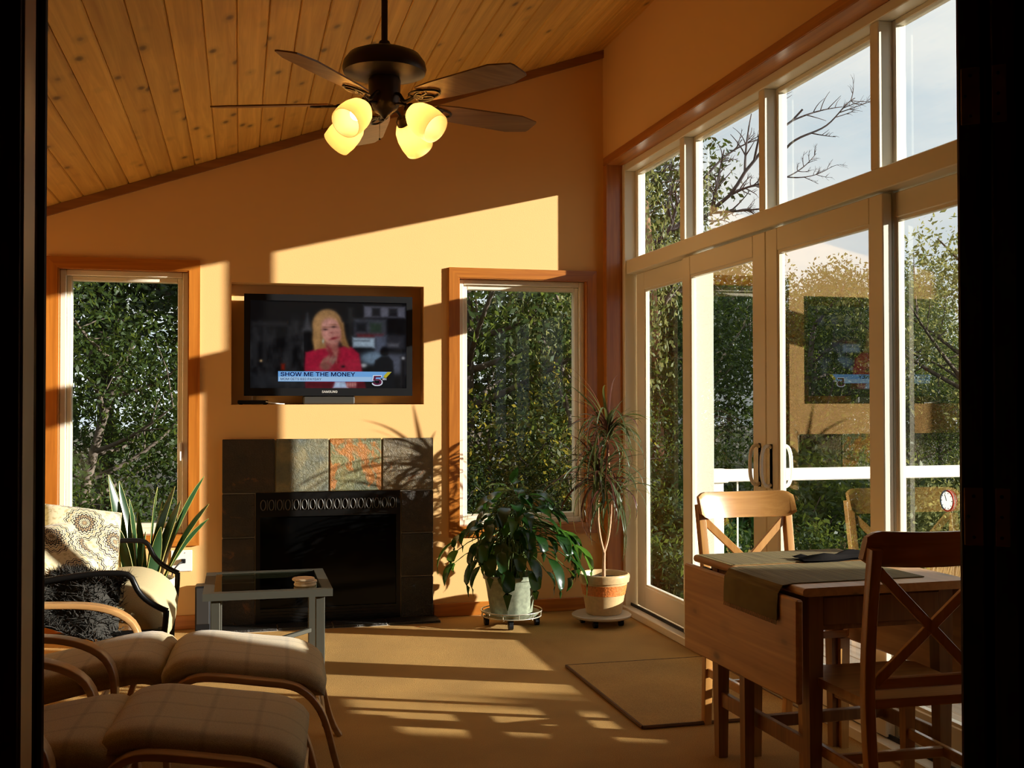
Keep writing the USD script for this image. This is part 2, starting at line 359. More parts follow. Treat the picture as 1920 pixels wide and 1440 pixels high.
# printed medallions: rings and petals around scattered centres (object x, y)
def medallion(name, paper, ink, tan):
    mat(name, {'t': ('texture_coordinate', {}), 'fl': ('mapping', {'scale': (4.7, 4.7, 0.0), 'location': (.35, .1, 0)}),
               'v': ('voronoi_texture', {'dimensions': '2D', 'scale': 1.0, 'randomness': .55}),
               'd': ('vector_math', {'math_type': 'subtract'}), 's': ('separate_xyz', {}), 'at': ('math', {'math_type': 'arctan2'}),
               'm': ('math', {'math_type': 'multiply', 'value2': 16.0}), 'si': ('math', {'math_type': 'sine'}), 'am': ('math', {'math_type': 'multiply', 'value2': .022}),
               'ad': ('math', {'math_type': 'add'}),
               'r': ('rgb_ramp', {'interpolate': False, 'ramp': [(0, tan), (.035, ink), (.07, paper), (.10, ink), (.15, tan), (.18, ink), (.225, paper), (.255, ink), (.28, paper), (.31, tan), (.33, paper), (.36, ink), (.385, paper), (.41, ink), (.425, paper), (1, paper)]}),
               'ln': ('noise_texture', {'scale': 55, 'detail': 3}), 'lr': ('rgb_ramp', {'ramp': [(.35, (.62, .56, .42)), (.5, (1, 1, 1))]}), 'x': ('mix', {'mix_type': 'multiply', 'fac': .8}),
               'p': ('principled_bsdf', {'roughness': .85, 'sheen_weight': .2})},
        [('t.object', 'fl.vector'), ('fl.vector', 'v.vector'), ('fl.vector', 'd.vector1'), ('v.position', 'd.vector2'), ('d.vector', 's.vector'), ('s.y', 'at.value1'), ('s.x', 'at.value2'),
         ('at.value', 'm.value1'), ('m.value', 'si.value1'), ('si.value', 'am.value1'), ('am.value', 'ad.value1'), ('v.distance', 'ad.value2'), ('ad.value', 'r.fac'),
         ('t.object', 'ln.vector'), ('ln.fac', 'lr.fac'), ('r.color', 'x.color1'), ('lr.color', 'x.color2'), ('x.color', 'p.base_color')])
medallion('medallion', (.68, .58, .36), (.045, .03, .02), (.40, .27, .13))

# woven reed-like runner
mat('runner', {'t': ('texture_coordinate', {}), 'mp': ('mapping', {'scale': (140, 5, 5)}), 'n': ('noise_texture', {'scale': 1.0, 'detail': 3}), 'r': ('rgb_ramp', {'ramp': [(.3, (.12, .082, .022)), (.7, (.22, .165, .05))]}),
               'b': ('bump', {'strength': .6, 'distance': .003}), 'p': ('principled_bsdf', {'roughness': .85})},
    [('t.object', 'mp.vector'), ('mp.vector', 'n.vector'), ('n.fac', 'r.fac'), ('r.color', 'p.base_color'), ('n.fac', 'b.height'), ('b.normal', 'p.normal')])
mat('fur', {'g': ('geometry', {}), 'r': ('rgb_ramp', {'ramp': [(0, (.03, .025, .018)), (1, (.20, .17, .11))]}), 'p': ('principled_bsdf', {'roughness': .9})}, [('g.random_per_island', 'r.fac'), ('r.color', 'p.base_color')])
mat('lamp_shade', {'p': ('principled_bsdf', {'base_color': (.80, .62, .36), 'roughness': .4, 'emission_color': (1.0, .62, .20), 'emission_strength': LAMP_POWER * .09}), 'tb': ('translucent_bsdf', {'color': (.95, .80, .52)}), 'm': ('mix_closure', {'fac': .68})},
    [('p.BSDF', 'm.closure1'), ('tb.BSDF', 'm.closure2')], surface='m.closure')
mat('lamp_bulb', {'p': ('principled_bsdf', {'base_color': (.9, .85, .7), 'emission_color': (1.0, .70, .34), 'emission_strength': LAMP_POWER * 5.2})})
mat('screen', {'a': ('attribute', {'attribute': 'picture'}), 'p': ('principled_bsdf', {'base_color': (.003, .003, .003), 'roughness': .12, 'emission_strength': .75})}, [('a.color', 'p.emission_color')])
def glow(name, c, s=.8): return mat(name, {'p': ('principled_bsdf', {'base_color': (.003, .003, .003), 'roughness': .2, 'emission_color': c, 'emission_strength': s})})
glow('ink_navy', lin(14, 20, 66)); glow('ink_white', lin(215, 222, 235)); glow('ink_maroon', lin(92, 30, 62)); glow('ink_yellow', lin(190, 175, 40)); glow('banner_blue', lin(112, 168, 228)); glow('banner_pale', lin(160, 196, 232))
plain('badge', (.55, .53, .48), .4)

# ------------------------------------------------------------------ room shell
W, D = 2.272, 6.69            # right wall plane, back wall plane
YF = 1.55                     # sunroom side of the wall that the camera looks through
XL = -2.1                     # left wall
SL = 0.3458
def ceil_z(x): return 3.600 - SL * (W - x)
st = dict(kind='structure')

obj('floor', box(XL - .2, 2.40, YF - .1, D + .3, -.15, 0), 'carpet', **st)
WIN = {1: (-1.075, -.230, .489, 2.162), 2: (1.258, 2.221, .489, 2.165)}   # outer trim of the back windows
NICHE = (-.051, 1.102, 1.313, 2.041)
holes = [(a + .055, b - .055, D - .1, D + .4, c + .055, d - .055) for a, b, c, d in WIN.values()] + [(NICHE[0], NICHE[1], D - .1, D + .13, NICHE[2], NICHE[3])]
obj('wall_back', solid_minus((XL - .2, W + .25, D, D + .18, -.1, 3.75), holes), 'paint', **st)
# right wall: solid above, below nothing but the door frame
Y_FAR, Y_NEAR, Z_HEAD = 6.577, 2.74, 2.835
obj('wall_right', solid_minus((W, W + .22, YF - .1, D + .02, -.1, 3.75), [(W - .1, W + .4, Y_NEAR - .02, Y_FAR + .02, -.2, Z_HEAD + .02)]), 'paint', **st)
obj('wall_left', box(XL - .18, XL, YF - .1, D + .02, -.1, 3.0), 'paint', **st)
# front wall with the folding-door opening
OX0, OX1 = -.36, 1.33
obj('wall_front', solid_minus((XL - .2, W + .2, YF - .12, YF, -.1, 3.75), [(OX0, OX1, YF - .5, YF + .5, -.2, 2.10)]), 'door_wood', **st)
# ceiling: tongue-and-groove boards under a deck
c = thing('ceiling', **st)
zf = lambda x: ceil_z(x)
obj('deck_panel', prism([(XL - .2, zf(XL - .2) + .02), (W + .3, zf(W + .3) + .02), (W + .3, zf(W + .3) + .12), (XL - .2, zf(XL - .2) + .12)], 'y', YF - .15, D + .2), 'dark_wall', c)
pw = .1302 * math.cos(math.atan(SL))
x = W + .05; k = 0
while x > XL - .05:
    a, b = x - pw, x; g = .0028; d = .007
    pts = [(a + .0006, zf(a) + .02), (a + .0006, zf(a) + d), (a + .006, zf(a + .006)), (b - .006, zf(b - .006)), (b - .0006, zf(b) + d), (b - .0006, zf(b) + .02)]
    obj('plank', prism(pts, 'y', YF - .05, D + .05), 'pine_ceiling', c)
    x -= pw
obj('trim_1', prism([(XL, zf(XL) - .052), (W - .0, zf(W) - .052), (W - .0, zf(W) - .001), (XL, zf(XL) - .001)], 'y', D - .022, D), 'oak_crown', **st)

def back_board(name, segs):
    for x0, x1 in segs: obj(name, box(x0, x1, D - .014, D, 0, .083, .004), 'oak_x', **st)
back_board('baseboard_back', [(XL, -.107), (1.161, W)])
obj('baseboard_left', box(XL, XL + .014, YF, D, 0, .083, .004), 'oak_y', **st)
obj('baseboard_right', box(W - .014, W, YF, Y_NEAR - .07, 0, .083, .004), 'oak_y', **st)

# back windows: oak casing, vinyl frame, pane
def back_window(n, a, b, cz, d):
    t = thing(f'window_{n}', **st)
    w, p = .062, .02
    def mitre(pts): return prism(pts, 'y', D - p, D)
    obj('casing', mitre([(a, cz), (a, d), (a + w, d - w), (a + w, cz + w)]), 'oak_z', t)
    obj('casing', mitre([(b, cz), (b - w, cz + w), (b - w, d - w), (b, d)]), 'oak_z', t)
    obj('casing', mitre([(a, d), (b, d), (b - w, d - w), (a + w, d - w)]), 'oak_x', t)
    obj('casing', mitre([(a, cz), (a + w, cz + w), (b - w, cz + w), (b, cz)]), 'oak_x', t)
    a, b, cz, d = a + .055, b - .055, cz + .055, d - .055
    j = .012                                                        # oak jamb returns
    obj('jamb', box(a, a + j, D - .016, D + .10, cz, d), 'oak_z', t); obj('jamb', box(b - j, b, D - .016, D + .10, cz, d), 'oak_z', t)
    obj('jamb', box(a + j, b - j, D - .016, D + .10, d - j, d), 'oak_x', t); obj('jamb', box(a + j, b - j, D - .016, D + .10, cz, cz + j), 'oak_x', t)
    a, b, cz, d = a + j, b - j, cz + j, d - j
    f = .062
    for i, (u, y0, y1, off) in enumerate(((f * .55, D + .035, D + .14, 0), (f * .45, D + .055, D + .12, f * .55))):
        A, B, C, E = a + off, b - off, cz + off, d - off
        nm = 'frame' if i == 0 else 'sash'
        obj(nm, box(A, A + u, y0, y1, C, E, .004), 'vinyl', t); obj(nm, box(B - u, B, y0, y1, C, E, .004), 'vinyl', t)
        obj(nm, box(A + u, B - u, y0, y1, E - u, E, .004), 'vinyl', t); obj(nm, box(A + u, B - u, y0, y1, C, C + u, .004), 'vinyl', t)
    obj('pane', box(a + f - .005, b - f + .005, D + .075, D + .081, cz + f - .005, d - f + .005), 'back_glass', t)
    if n == 1:
        obj('crank_latch', cat_(box(b - f + .012, b - f + .03, D + .005, D + .04, 1.0, 1.09, .004), box(b - f + .016, b - f + .026, D - .02, D + .01, .985, 1.04, .003)), 'white_plastic', t)
for n, v in WIN.items(): back_window(n, *v)

# right wall: oak lining of the door opening
XI = 2.375
c = thing('trim_2', **st)
obj('header_casing', box(W - .018, W, Y_NEAR - .06, Y_FAR + .062, Z_HEAD, Z_HEAD + .055, .004), 'oak_y', c)
obj('side_casing', box(W - .018, W, Y_FAR, Y_FAR + .062, 0, Z_HEAD, .004), 'oak_z', c)
obj('side_casing', box(W - .018, W, Y_NEAR - .062, Y_NEAR, 0, Z_HEAD, .004), 'oak_z', c)
obj('header_lining', box(W - .016, XI, Y_NEAR, Y_FAR, Z_HEAD - .001, Z_HEAD + .02), 'oak_y', c)
obj('side_lining', box(W - .016, XI, Y_FAR - .001, Y_FAR + .02, 0, Z_HEAD), 'oak_z', c)
obj('side_lining', box(W - .016, XI, Y_NEAR - .02, Y_NEAR + .001, 0, Z_HEAD), 'oak_z', c)
# vinyl frame
c = thing('trim_3', **st)
XO = 2.50
obj('jamb', box(XI - .015, XO, 6.53, Y_FAR, 0, Z_HEAD, .003), 'vinyl', c)
obj('jamb', box(XI - .015, XO, Y_NEAR, 2.79, 0, Z_HEAD, .003), 'vinyl', c)
obj('head', box(XI - .01, XO, 2.79, 6.53, 2.79, Z_HEAD, .003), 'vinyl', c)
obj('transom_bar', box(XI - .004, XO, 2.79, 6.53, 2.135, 2.222, .004), 'vinyl', c)
obj('sill', box(XI - .035, XO + .03, Y_NEAR, Y_FAR, 0, .045, .004), 'vinyl', c)
obj('sill_track', box(XI + .018, XI + .026, 2.79, 6.53, .045, .062), 'black_plastic', c)
MUL = [5.635, 4.68, 3.74]
for y in MUL: obj('mullion', box(XI - .002, 2.482, y - .03, y + .03, 2.222, 2.79, .003), 'vinyl', c)
for y, x0, x1 in ((5.615, 2.43, 2.535), (3.742, 2.427, 2.475)): obj('post', box(x0, x1, y - .035, y + .035, .045, 2.135, .003), 'outer_trim', c)
obj('astragal', box(2.427, 2.465, 4.645, 4.685, .06, 2.13, .003), 'outer_trim', c)

# transom lights
BAY = [(5.665, 6.53), (4.71, 5.605), (3.77, 4.65), (2.79, 3.71)]
for k, (a, b) in enumerate(BAY):
    t = thing(f'window_{k + 3}', **st); z0, z1 = 2.222, 2.79; w = .022; x0, x1 = 2.432, 2.478; wf = .046 if k == 0 else w
    obj('sash', box(x0, x1, a, a + w, z0, z1, .003), 'vinyl', t); obj('sash', box(x0, x1, b - wf, b, z0, z1, .003), 'vinyl', t)
    obj('sash', box(x0, x1, a + w, b - wf, z1 - w, z1, .003), 'vinyl', t); obj('sash', box(x0, x1, a + w, b - wf, z0, z0 + w * .3, .003), 'vinyl', t)
    obj('pane', box(2.450, 2.456, a + w - .004, b - wf + .004, z0 + .004, z1 - w + .004), 'pane', t)

# sliding panels: 1 and 4 in the outer track, 2 and 3 in the inner one
def handle(x, y, s):
    p = [(x, y, 1.115), (x + s * .03, y, 1.118), (x + s * .047, y, 1.08), (x + s * .05, y, 1.03), (x + s * .047, y, .975), (x + s * .03, y, .938), (x, y, .942)]
    return cat_(tube(smooth_path(p, 22), .009, 8), box(min(x, x - s * .004), max(x, x - s * .004) + .001, y - .014, y + .014, .925, 1.13))
def panel(n, x0, x1, a, b, ga, gb, ztop, zg1, zg0):
    t = thing(f'door_{n}', **st)
    obj('stile', box(x0, x1, a, ga, .05, ztop, .004), 'vinyl', t); obj('stile', box(x0, x1, gb, b, .05, ztop, .004), 'vinyl', t)
    obj('top_rail', box(x0, x1, ga, gb, zg1, ztop, .004), 'vinyl', t); obj('bottom_rail', box(x0, x1, ga, gb, .05, zg0, .004), 'vinyl', t)
    xm = (x0 + x1) / 2
    obj('glazing_bead', solid_minus((x0 + .006, x1 - .006, ga, gb, zg0, zg1), [(x0 - 1, x1 + 1, ga + .012, gb - .012, zg0 + .012, zg1 - .012)]), 'vinyl', t)
    obj('pane', box(xm - .003, xm + .003, ga + .008, gb - .008, zg0 + .008, zg1 - .008), 'door_glass' if n in (2, 3) else 'outer_glass', t)
    return t
panel(1, 2.435, 2.472, 5.60, 6.52, 5.70, 6.385, 2.135, 2.027, .185)
d2 = panel(2, 2.383, 2.424, 4.672, 5.66, 4.80, 5.555, 2.124, 2.018, .20)
d3 = panel(3, 2.383, 2.424, 3.705, 4.666, 3.80, 4.555, 2.124, 2.018, .20)
panel(4, 2.435, 2.472, 2.80, 3.735, 2.93, 3.702, 2.128, 2.030, .185)
obj('handle', handle(2.383, 4.735, -1), 'white_plastic', d2); obj('handle', handle(2.424, 4.735, 1), 'white_plastic', d2)
obj('latch', cat_(box(2.372, 2.384, 4.715, 4.725, .96, 1.09, .003)), 'black_metal', d3)
obj('handle', handle(2.383, 4.62, -1), 'white_plastic', d3); obj('handle', handle(2.424, 4.60, 1), 'white_plastic', d3)

# window thermometer on the pane of door 4
t = thing('thermometer', 'small round dial thermometer stuck on the glass below the deck rail', 'thermometer', (2.449, 3.41, .972))
def disc(r, x0, x1, k=28): return tube([(x0, 0, 0), (x1, 0, 0)], r, k)
leafy('dial_face', (.75, .78, .72), (.75, .78, .72), .5, .6, (.9, .9, .85))
obj('dial', disc(.036, -.006, -.002), 'dial_face', t)
def arc(a0, a1, r=.036):
    a = np.linspace(a0, a1, 16); return tube(np.c_[np.full(16, -.005), r * np.cos(a), r * np.sin(a)], .0035, 6)
plain('dial_red', (.7, .08, .05), .4); plain('dial_blue', (.15, .3, .6), .4)
obj('warm_scale', arc(PI * .5, PI * 1.65), 'dial_red', t, label='red half of the dial rim')
obj('cold_scale', arc(-PI * .35, PI * .5), 'dial_blue', t, label='blue half of the dial rim')
for k in range(10):
    a = 2 * PI * k / 10
    obj('tick', tube([(-.0072, .026 * math.cos(a), .026 * math.sin(a)), (-.0072, .031 * math.cos(a), .031 * math.sin(a))], .0012, 4), 'black_plastic', t)
obj('needle', tube([(-.008, 0, 0), (-.008, .010, .022)], .0012, 5), 'black_plastic', t)

# ------------------------------------------------------------------ the dark room the picture is taken from
c = thing('trim_4', **st)
obj('side_panel', box(-2.4, -2.3, -2.0, YF - .12, -.05, 2.7), 'dark_wall', c)
obj('side_panel', box(2.6, 2.7, -2.0, YF - .12, -.05, 2.7), 'dark_wall', c)
obj('rear_panel', box(-2.4, 2.7, -2.1, -2.0, -.05, 2.7), 'dark_wall', c)
obj('top_panel', box(-2.4, 2.7, -2.1, YF - .1, 2.6, 2.7), 'dark_wall', c)
obj('floor_panel', box(-2.4, 2.7, -2.1, YF - .1, -.15, 0), 'dark_wall', c)
obj('front_lining', solid_minus((-2.4, 2.7, YF - .14, YF - .121, -.05, 2.7), [(OX0, OX1, -5, 5, -.2, 2.10)]), 'dark_wall', c)
# jambs of the opening
c = thing('trim_5', **st)
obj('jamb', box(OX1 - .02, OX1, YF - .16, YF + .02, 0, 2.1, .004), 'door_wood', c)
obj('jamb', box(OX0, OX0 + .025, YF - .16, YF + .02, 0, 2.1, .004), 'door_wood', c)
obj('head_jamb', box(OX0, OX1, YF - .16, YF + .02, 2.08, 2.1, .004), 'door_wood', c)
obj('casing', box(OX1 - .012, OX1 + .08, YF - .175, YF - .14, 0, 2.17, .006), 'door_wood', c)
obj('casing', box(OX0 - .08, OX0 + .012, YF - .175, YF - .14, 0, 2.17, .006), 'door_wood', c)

def leaf_pair(name, org, u, side, label):
    """Folded leaves seen on their edges; u points away along the leaf, the leaves stack towards side."""
    u = np.array(u) / np.linalg.norm(u); ang = math.atan2(u[1], u[0]) - PI / 2
    return thing(name, label, 'door', (org[0], org[1], 0), ang)
u = (.592, .806)
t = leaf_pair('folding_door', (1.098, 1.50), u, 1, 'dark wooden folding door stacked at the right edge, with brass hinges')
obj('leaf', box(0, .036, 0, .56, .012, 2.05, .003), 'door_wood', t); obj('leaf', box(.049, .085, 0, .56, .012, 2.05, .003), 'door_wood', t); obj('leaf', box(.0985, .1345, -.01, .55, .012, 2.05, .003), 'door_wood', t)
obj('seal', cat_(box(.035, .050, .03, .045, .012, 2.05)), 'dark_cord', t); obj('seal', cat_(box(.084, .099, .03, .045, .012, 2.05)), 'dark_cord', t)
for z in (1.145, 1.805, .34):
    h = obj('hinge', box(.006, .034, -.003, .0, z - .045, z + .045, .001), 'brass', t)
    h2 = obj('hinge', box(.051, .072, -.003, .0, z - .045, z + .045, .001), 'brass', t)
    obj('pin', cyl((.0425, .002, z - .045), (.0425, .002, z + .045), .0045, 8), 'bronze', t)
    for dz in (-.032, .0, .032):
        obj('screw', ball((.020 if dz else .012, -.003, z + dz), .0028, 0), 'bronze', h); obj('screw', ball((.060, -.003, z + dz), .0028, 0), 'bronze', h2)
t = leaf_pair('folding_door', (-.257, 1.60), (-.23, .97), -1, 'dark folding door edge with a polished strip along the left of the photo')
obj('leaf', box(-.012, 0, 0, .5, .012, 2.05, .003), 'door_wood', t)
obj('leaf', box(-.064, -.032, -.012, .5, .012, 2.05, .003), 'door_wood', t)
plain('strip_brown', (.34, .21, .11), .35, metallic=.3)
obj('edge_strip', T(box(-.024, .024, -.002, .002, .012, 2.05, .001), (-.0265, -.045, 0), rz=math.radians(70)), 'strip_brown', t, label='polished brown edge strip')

# ------------------------------------------------------------------ fireplace
t = thing('fireplace', 'black glass-fronted gas fireplace framed in mixed slate tiles', 'fireplace', (0, 0, 0))
FX0, FX1 = -.105, 1.159
obj('backing', cat_(box(FX0 + .006, .092, D - .02, D, 0, 1.10), box(.952, FX1 - .006, D - .02, D, 0, 1.10), box(.08, .96, D - .02, D, .79, 1.10)), 'grout', t)
def tile(x0, x1, z0, z1, m, seed):
    g = .004; b = box(x0 + g, x1 - g, D - .034, D - .012, z0 + g, z1 - g, .004)
    return obj('tile', b, m, t)
xs = [FX0, .204, .521, .839, FX1]
for k, m in enumerate(('slate_brown', 'slate_green', 'slate_rust', 'slate_tan')): tile(xs[k], xs[k + 1], .788, 1.112, m, k)
zs = [.0, .262, .527, .788]
for k, m in enumerate(('slate_brown', 'slate_brown', 'slate_brown')):
    tile(FX0, .090, zs[k], zs[k + 1], m, 10 + k); tile(.955, FX1, zs[k], zs[k + 1], ('slate_dark', 'slate_dark', 'slate_brown')[k], 20 + k)
obj('insert_frame', solid_minus((.092, .953, D - .030, D + .02, 0, .787), [(.118, .927, D - 1, D + 1, .10, .645)]), 'black_metal', t)
obj('glass_front', box(.116, .929, D - .016, D - .010, .098, .647), 'black_glass', t)
obj('firebox', solid_minus((.10, .945, D - .008, D + .15, .02, .78), [(.12, .925, D - 1, D + .13, .05, .76)]), 'black_plastic', t)
g = []
for k in range(17):                                                  # fretwork of ovals across the top grille
    cx = .135 + .048 * k; a = np.linspace(0, 2 * PI, 17)
    g.append(tube(np.c_[cx + .015 * np.cos(a), np.full(17, D - .034), .716 + .030 * np.sin(a)], .0032, 5, False))
    g.append(tube([(cx + .024, D - .034, .686), (cx + .024, D - .034, .746)], .0025, 5))
plain('grille_metal', (.055, .05, .042), .45, metallic=.5)
obj('grille', cat_(*g), 'grille_metal', t, 40, label='pierced oval fretwork grille')
obj('lower_louvre', cat_(*[box(.12, .925, D - .037, D - .028, .02 + .018 * k, .028 + .018 * k) for k in range(4)]), 'black_metal', t)
t = thing('hearth', 'dark slate hearth strip on the carpet in front of the fireplace', 'hearth', (0, 0, 0))
hx = [-.105, .215, .535, .855, 1.175]
obj('bed', box(-.104, 1.174, D - .19, D - .036, -.004, .010), 'grout', t)
for k in range(4): obj('tile', box(hx[k] + .003, hx[k + 1] - .003, D - .192, D - .036, .002, .017, .003), 'slate_dark', t)

# ------------------------------------------------------------------ television in its niche
SX = lambda u: (u - 240) / 1370.0          # picture coordinates, 0..1
TY = D + .010                              # front face of the set
TX0, TX1, TZ0, TZ1 = .022, 1.032, 1.366, 1.976
t = thing('television', 'flat black television standing in the wall niche above the fireplace', 'television', (0, 0, 0))
obj('bezel', solid_minus((TX0, TX1, TY, TY + .06, TZ0, TZ1), [(TX0 + .036, TX1 - .036, TY - 1, TY + .012, TZ0 + .046, TZ1 - .038)]), 'black_plastic', t)
obj('back_case', box(TX0 + .06, TX1 - .06, TY + .055, TY + .10, TZ0 + .05, TZ1 - .05, .015), 'black_plastic', t)
plain('stand_grey', (.045, .04, .032), .4)
obj('stand', cat_(box(.37, .68, D + .02, D + .12, NICHE[2] + .001, NICHE[2] + .055, .008), box(.45, .60, TY + .03, TY + .06, NICHE[2] + .03, TZ0 + .03)), 'stand_grey', t)
PX0, PX1, PZ0, PZ1 = TX0 + .036, TX1 - .036, TZ0 + .046, TZ1 - .038
nu, nv = 300, 170
U, V = np.meshgrid(np.linspace(240, 1610, nu), np.linspace(1095, 285, nv), indexing='xy')   # columns, then rows upwards
col = np.zeros((nv, nu, 3)) + np.array([11, 11, 13])
def soft(d, s): return 1 / (1 + np.exp(np.clip(d / s, -40, 40)))
def put(mask, c):
    global col
    col = col * (1 - mask[..., None]) + mask[..., None] * np.array(c, float)
def rct(x0, x1, y0, y1, c, s=5, a=1.0): put(a * soft(np.maximum(np.maximum(x0 - U, U - x1), np.maximum(y0 - V, V - y1)), s), c)
def ell(cx, cy, rx, ry, c, s=5, rot=0, a=1.0):
    X, Y = U - cx, V - cy; X, Y = X * math.cos(rot) + Y * math.sin(rot), -X * math.sin(rot) + Y * math.cos(rot)
    put(a * soft((np.sqrt((X / rx) ** 2 + (Y / ry) ** 2) - 1) * min(rx, ry), s), c)
def pol(pts, c, s=5, a=1.0):
    import shapely
    pg = shapely.Polygon(pts); P = shapely.points(U.ravel(), V.ravel())
    d = shapely.distance(pg.boundary, P).reshape(U.shape); ins = shapely.contains(pg, P).reshape(U.shape)
    put(a * soft(np.where(ins, -d, d), s), c)
nz = meshkit.fbm(np.stack([U / 70, V / 160, 0 * U], -1), 4, 3); n2 = meshkit.fbm(np.stack([U / 25, V / 25, 0 * U], -1), 3, 5)
col += np.where(U < 700, 34, 10)[..., None] * np.clip(nz - .38, 0, 1)[..., None] * np.clip((V - 380) / 150, 0, 1)[..., None] * 2.2
for x0 in (262, 345, 560): rct(x0, x0 + 40, 520, 900, (36, 36, 38), 8, .8)
rct(250, 560, 480, 520, (40, 39, 40), 8, .7); pol([(690, 560), (730, 400), (770, 560)], (62, 62, 66), 9)
rct(250, 720, 960, 1095, (36, 38, 42), 20, .8)
rct(1090, 1130, 340, 640, (34, 34, 34), 10)
rct(1230, 1600, 320, 425, (86, 86, 98), 6); rct(1300, 1375, 335, 415, (22, 22, 26), 6); rct(1450, 1530, 335, 415, (22, 22, 26), 6)
rct(1140, 1430, 440, 600, (58, 60, 68), 8); rct(1160, 1250, 480, 560, (24, 25, 28), 8); rct(1285, 1385, 480, 570, (40, 52, 42), 8)
rct(1170, 1400, 585, 618, (88, 32, 36), 8); rct(1430, 1600, 590, 720, (40, 40, 46), 10); rct(1440, 1540, 670, 700, (84, 84, 92), 8)
rct(1130, 1330, 618, 715, (148, 166, 182), 6); rct(1330, 1430, 600, 760, (74, 80, 96), 8); rct(1130, 1280, 640, 655, (90, 100, 110), 5)
rct(1140, 1290, 715, 770, (20, 22, 26), 8); ell(1320, 810, 120, 60, (104, 124, 144), 10); rct(1430, 1610, 770, 960, (76, 80, 94), 12); ell(1225, 880, 26, 18, (160, 165, 170), 6)
ell(1414, 748, 40, 46, (13, 13, 16), 5); pol([(1310, 930), (1330, 830), (1390, 790), (1450, 790), (1490, 840), (1510, 1095), (1310, 1095)], (17, 19, 23), 5)
pol([(1560, 800), (1610, 780), (1610, 1090), (1550, 1080)], (26, 25, 27), 8); ell(1582, 808, 14, 14, (150, 150, 155), 4); ell(332, 843, 10, 10, (170, 140, 100), 4); rct(505, 535, 870, 925, (110, 26, 14), 5)
# a fair-haired presenter in a red jacket
ell(905, 500, 130, 145, (150, 112, 70), 6); pol([(790, 480), (775, 640), (790, 740), (900, 760), (960, 640), (1010, 640), (1040, 690), (1100, 720), (1060, 600), (1045, 480)], (142, 104, 62), 6)
pol([(715, 760), (800, 735), (900, 720), (960, 740), (1050, 700), (1120, 710), (1185, 770), (1215, 940), (1240, 1095), (720, 1095), (705, 900)], (150, 26, 50), 5)
pol([(880, 660), (1000, 660), (1010, 760), (960, 800), (900, 740)], (140, 84, 74), 6); pol([(905, 700), (975, 760), (1020, 700), (1010, 930), (960, 930)], (120, 22, 34), 8, .8)
pol([(950, 745), (1000, 740), (985, 860)], (150, 92, 82), 6)
ell(940, 560, 92, 120, (186, 128, 116), 6, -.22); ell(990, 610, 36, 60, (150, 92, 84), 14, -.2, .6); ell(905, 500, 70, 44, (204, 150, 138), 16, -.2, .5)
for ex, ey in ((888, 545), (962, 520)):
    ell(ex, ey, 17, 7, (58, 36, 34), 4); ell(ex, ey - 20, 24, 5, (120, 78, 58), 4)
ell(942, 575, 10, 8, (150, 90, 84), 4); ell(962, 628, 30, 10, (112, 34, 40), 4, -.25); ell(868, 655, 8, 16, (160, 165, 150), 4)
pol([(800, 440), (850, 420), (850, 560), (840, 700), (800, 740), (782, 620)], (160, 120, 76), 6); pol([(990, 430), (1040, 500), (1062, 650), (1100, 720), (1040, 690), (1030, 560)], (128, 92, 54), 6)
for q, (hx_, hy_) in enumerate(((870, 850), (905, 825), (935, 830), (960, 840))): ell(hx_, hy_, 16, 44, (150 - 8 * q, 96, 84), 4, .45)
ell(890, 890, 46, 40, (120, 72, 64), 6); ell(1045, 892, 14, 10, (30, 12, 18), 4)
rct(720, 1240, 1034, 1095, (70, 14, 22), 6, .9); pol([(975, 1032), (1060, 1030), (1090, 1095), (955, 1095)], (170, 192, 220), 5)
for q in range(4): ell(1085 + 22 * q, 1062, 11, 24, (176, 120, 116), 4)
col *= (1 + .25 * (n2 - .5))[..., None]
pc = np.clip(col, 0, 255) / 255.; pc = np.where(pc < .04045, pc / 12.92, ((pc + .055) / 1.055) ** 2.4).reshape(-1, 3)
xs_ = np.linspace(PX0, PX1, nu); zs_ = np.linspace(PZ0, PZ1, nv); XX, ZZ = np.meshgrid(xs_, zs_)
vv = np.c_[XX.ravel(), np.full(nu * nv, TY + .0115), ZZ.ravel()]
i0 = (np.arange(nv - 1)[:, None] * nu + np.arange(nu - 1)).ravel(); ff = np.vstack([np.c_[i0, i0 + 1, i0 + nu + 1], np.c_[i0, i0 + nu + 1, i0 + nu]])
scr = usdkit.mesh(stage, str(t.GetPath()) + '/screen', (vv, ff), M['screen'])
UsdGeom.PrimvarsAPI(scr).CreatePrimvar('picture', Sdf.ValueTypeNames.Color3fArray, 'vertex').Set(Vt.Vec3fArray.FromNumpy(pc.astype(np.float32)))
scr = tag(scr.GetPrim(), 'lit screen showing a fair-haired presenter in red on a city street')
def at_screen(u, v): return PX0 + (PX1 - PX0) * (u - 240) / 1370., PZ0 + (PZ1 - PZ0) * (1095 - v) / 810.
def flat_poly(name, pts, m, layer, parent, label=None):
    q = [at_screen(*p) for p in pts]; y = TY + .0110 - layer * .0009
    return obj(name, prism(q, 'y', y - .0004, y), m, parent, label=label)
def words(name, s, u0, u1, vb, cap, m, layer, parent, bold=False, label=None):
    sc = (PZ1 - PZ0) / 810.; x0, z0 = at_screen(u0, vb)
    g = meshkit.text_mesh(s, cap * sc, .0004, bold); b = g.bounds
    g.apply_translation([-b[0][0], 0, 0]); g.apply_scale([(u1 - u0) * (PX1 - PX0) / 1370. / (b[1][0] - b[0][0]), 1, 1])
    g = T(g, rx=PI / 2); g.apply_translation([x0, TY + .0112 - layer * .0009, z0])
    return obj(name, g, m, parent, label=label)
flat_poly('caption_bar', [(478, 938), (1476, 938), (1418, 990), (1300, 1033), (478, 1033)], 'banner_blue', 1, scr, 'pale blue caption bar')
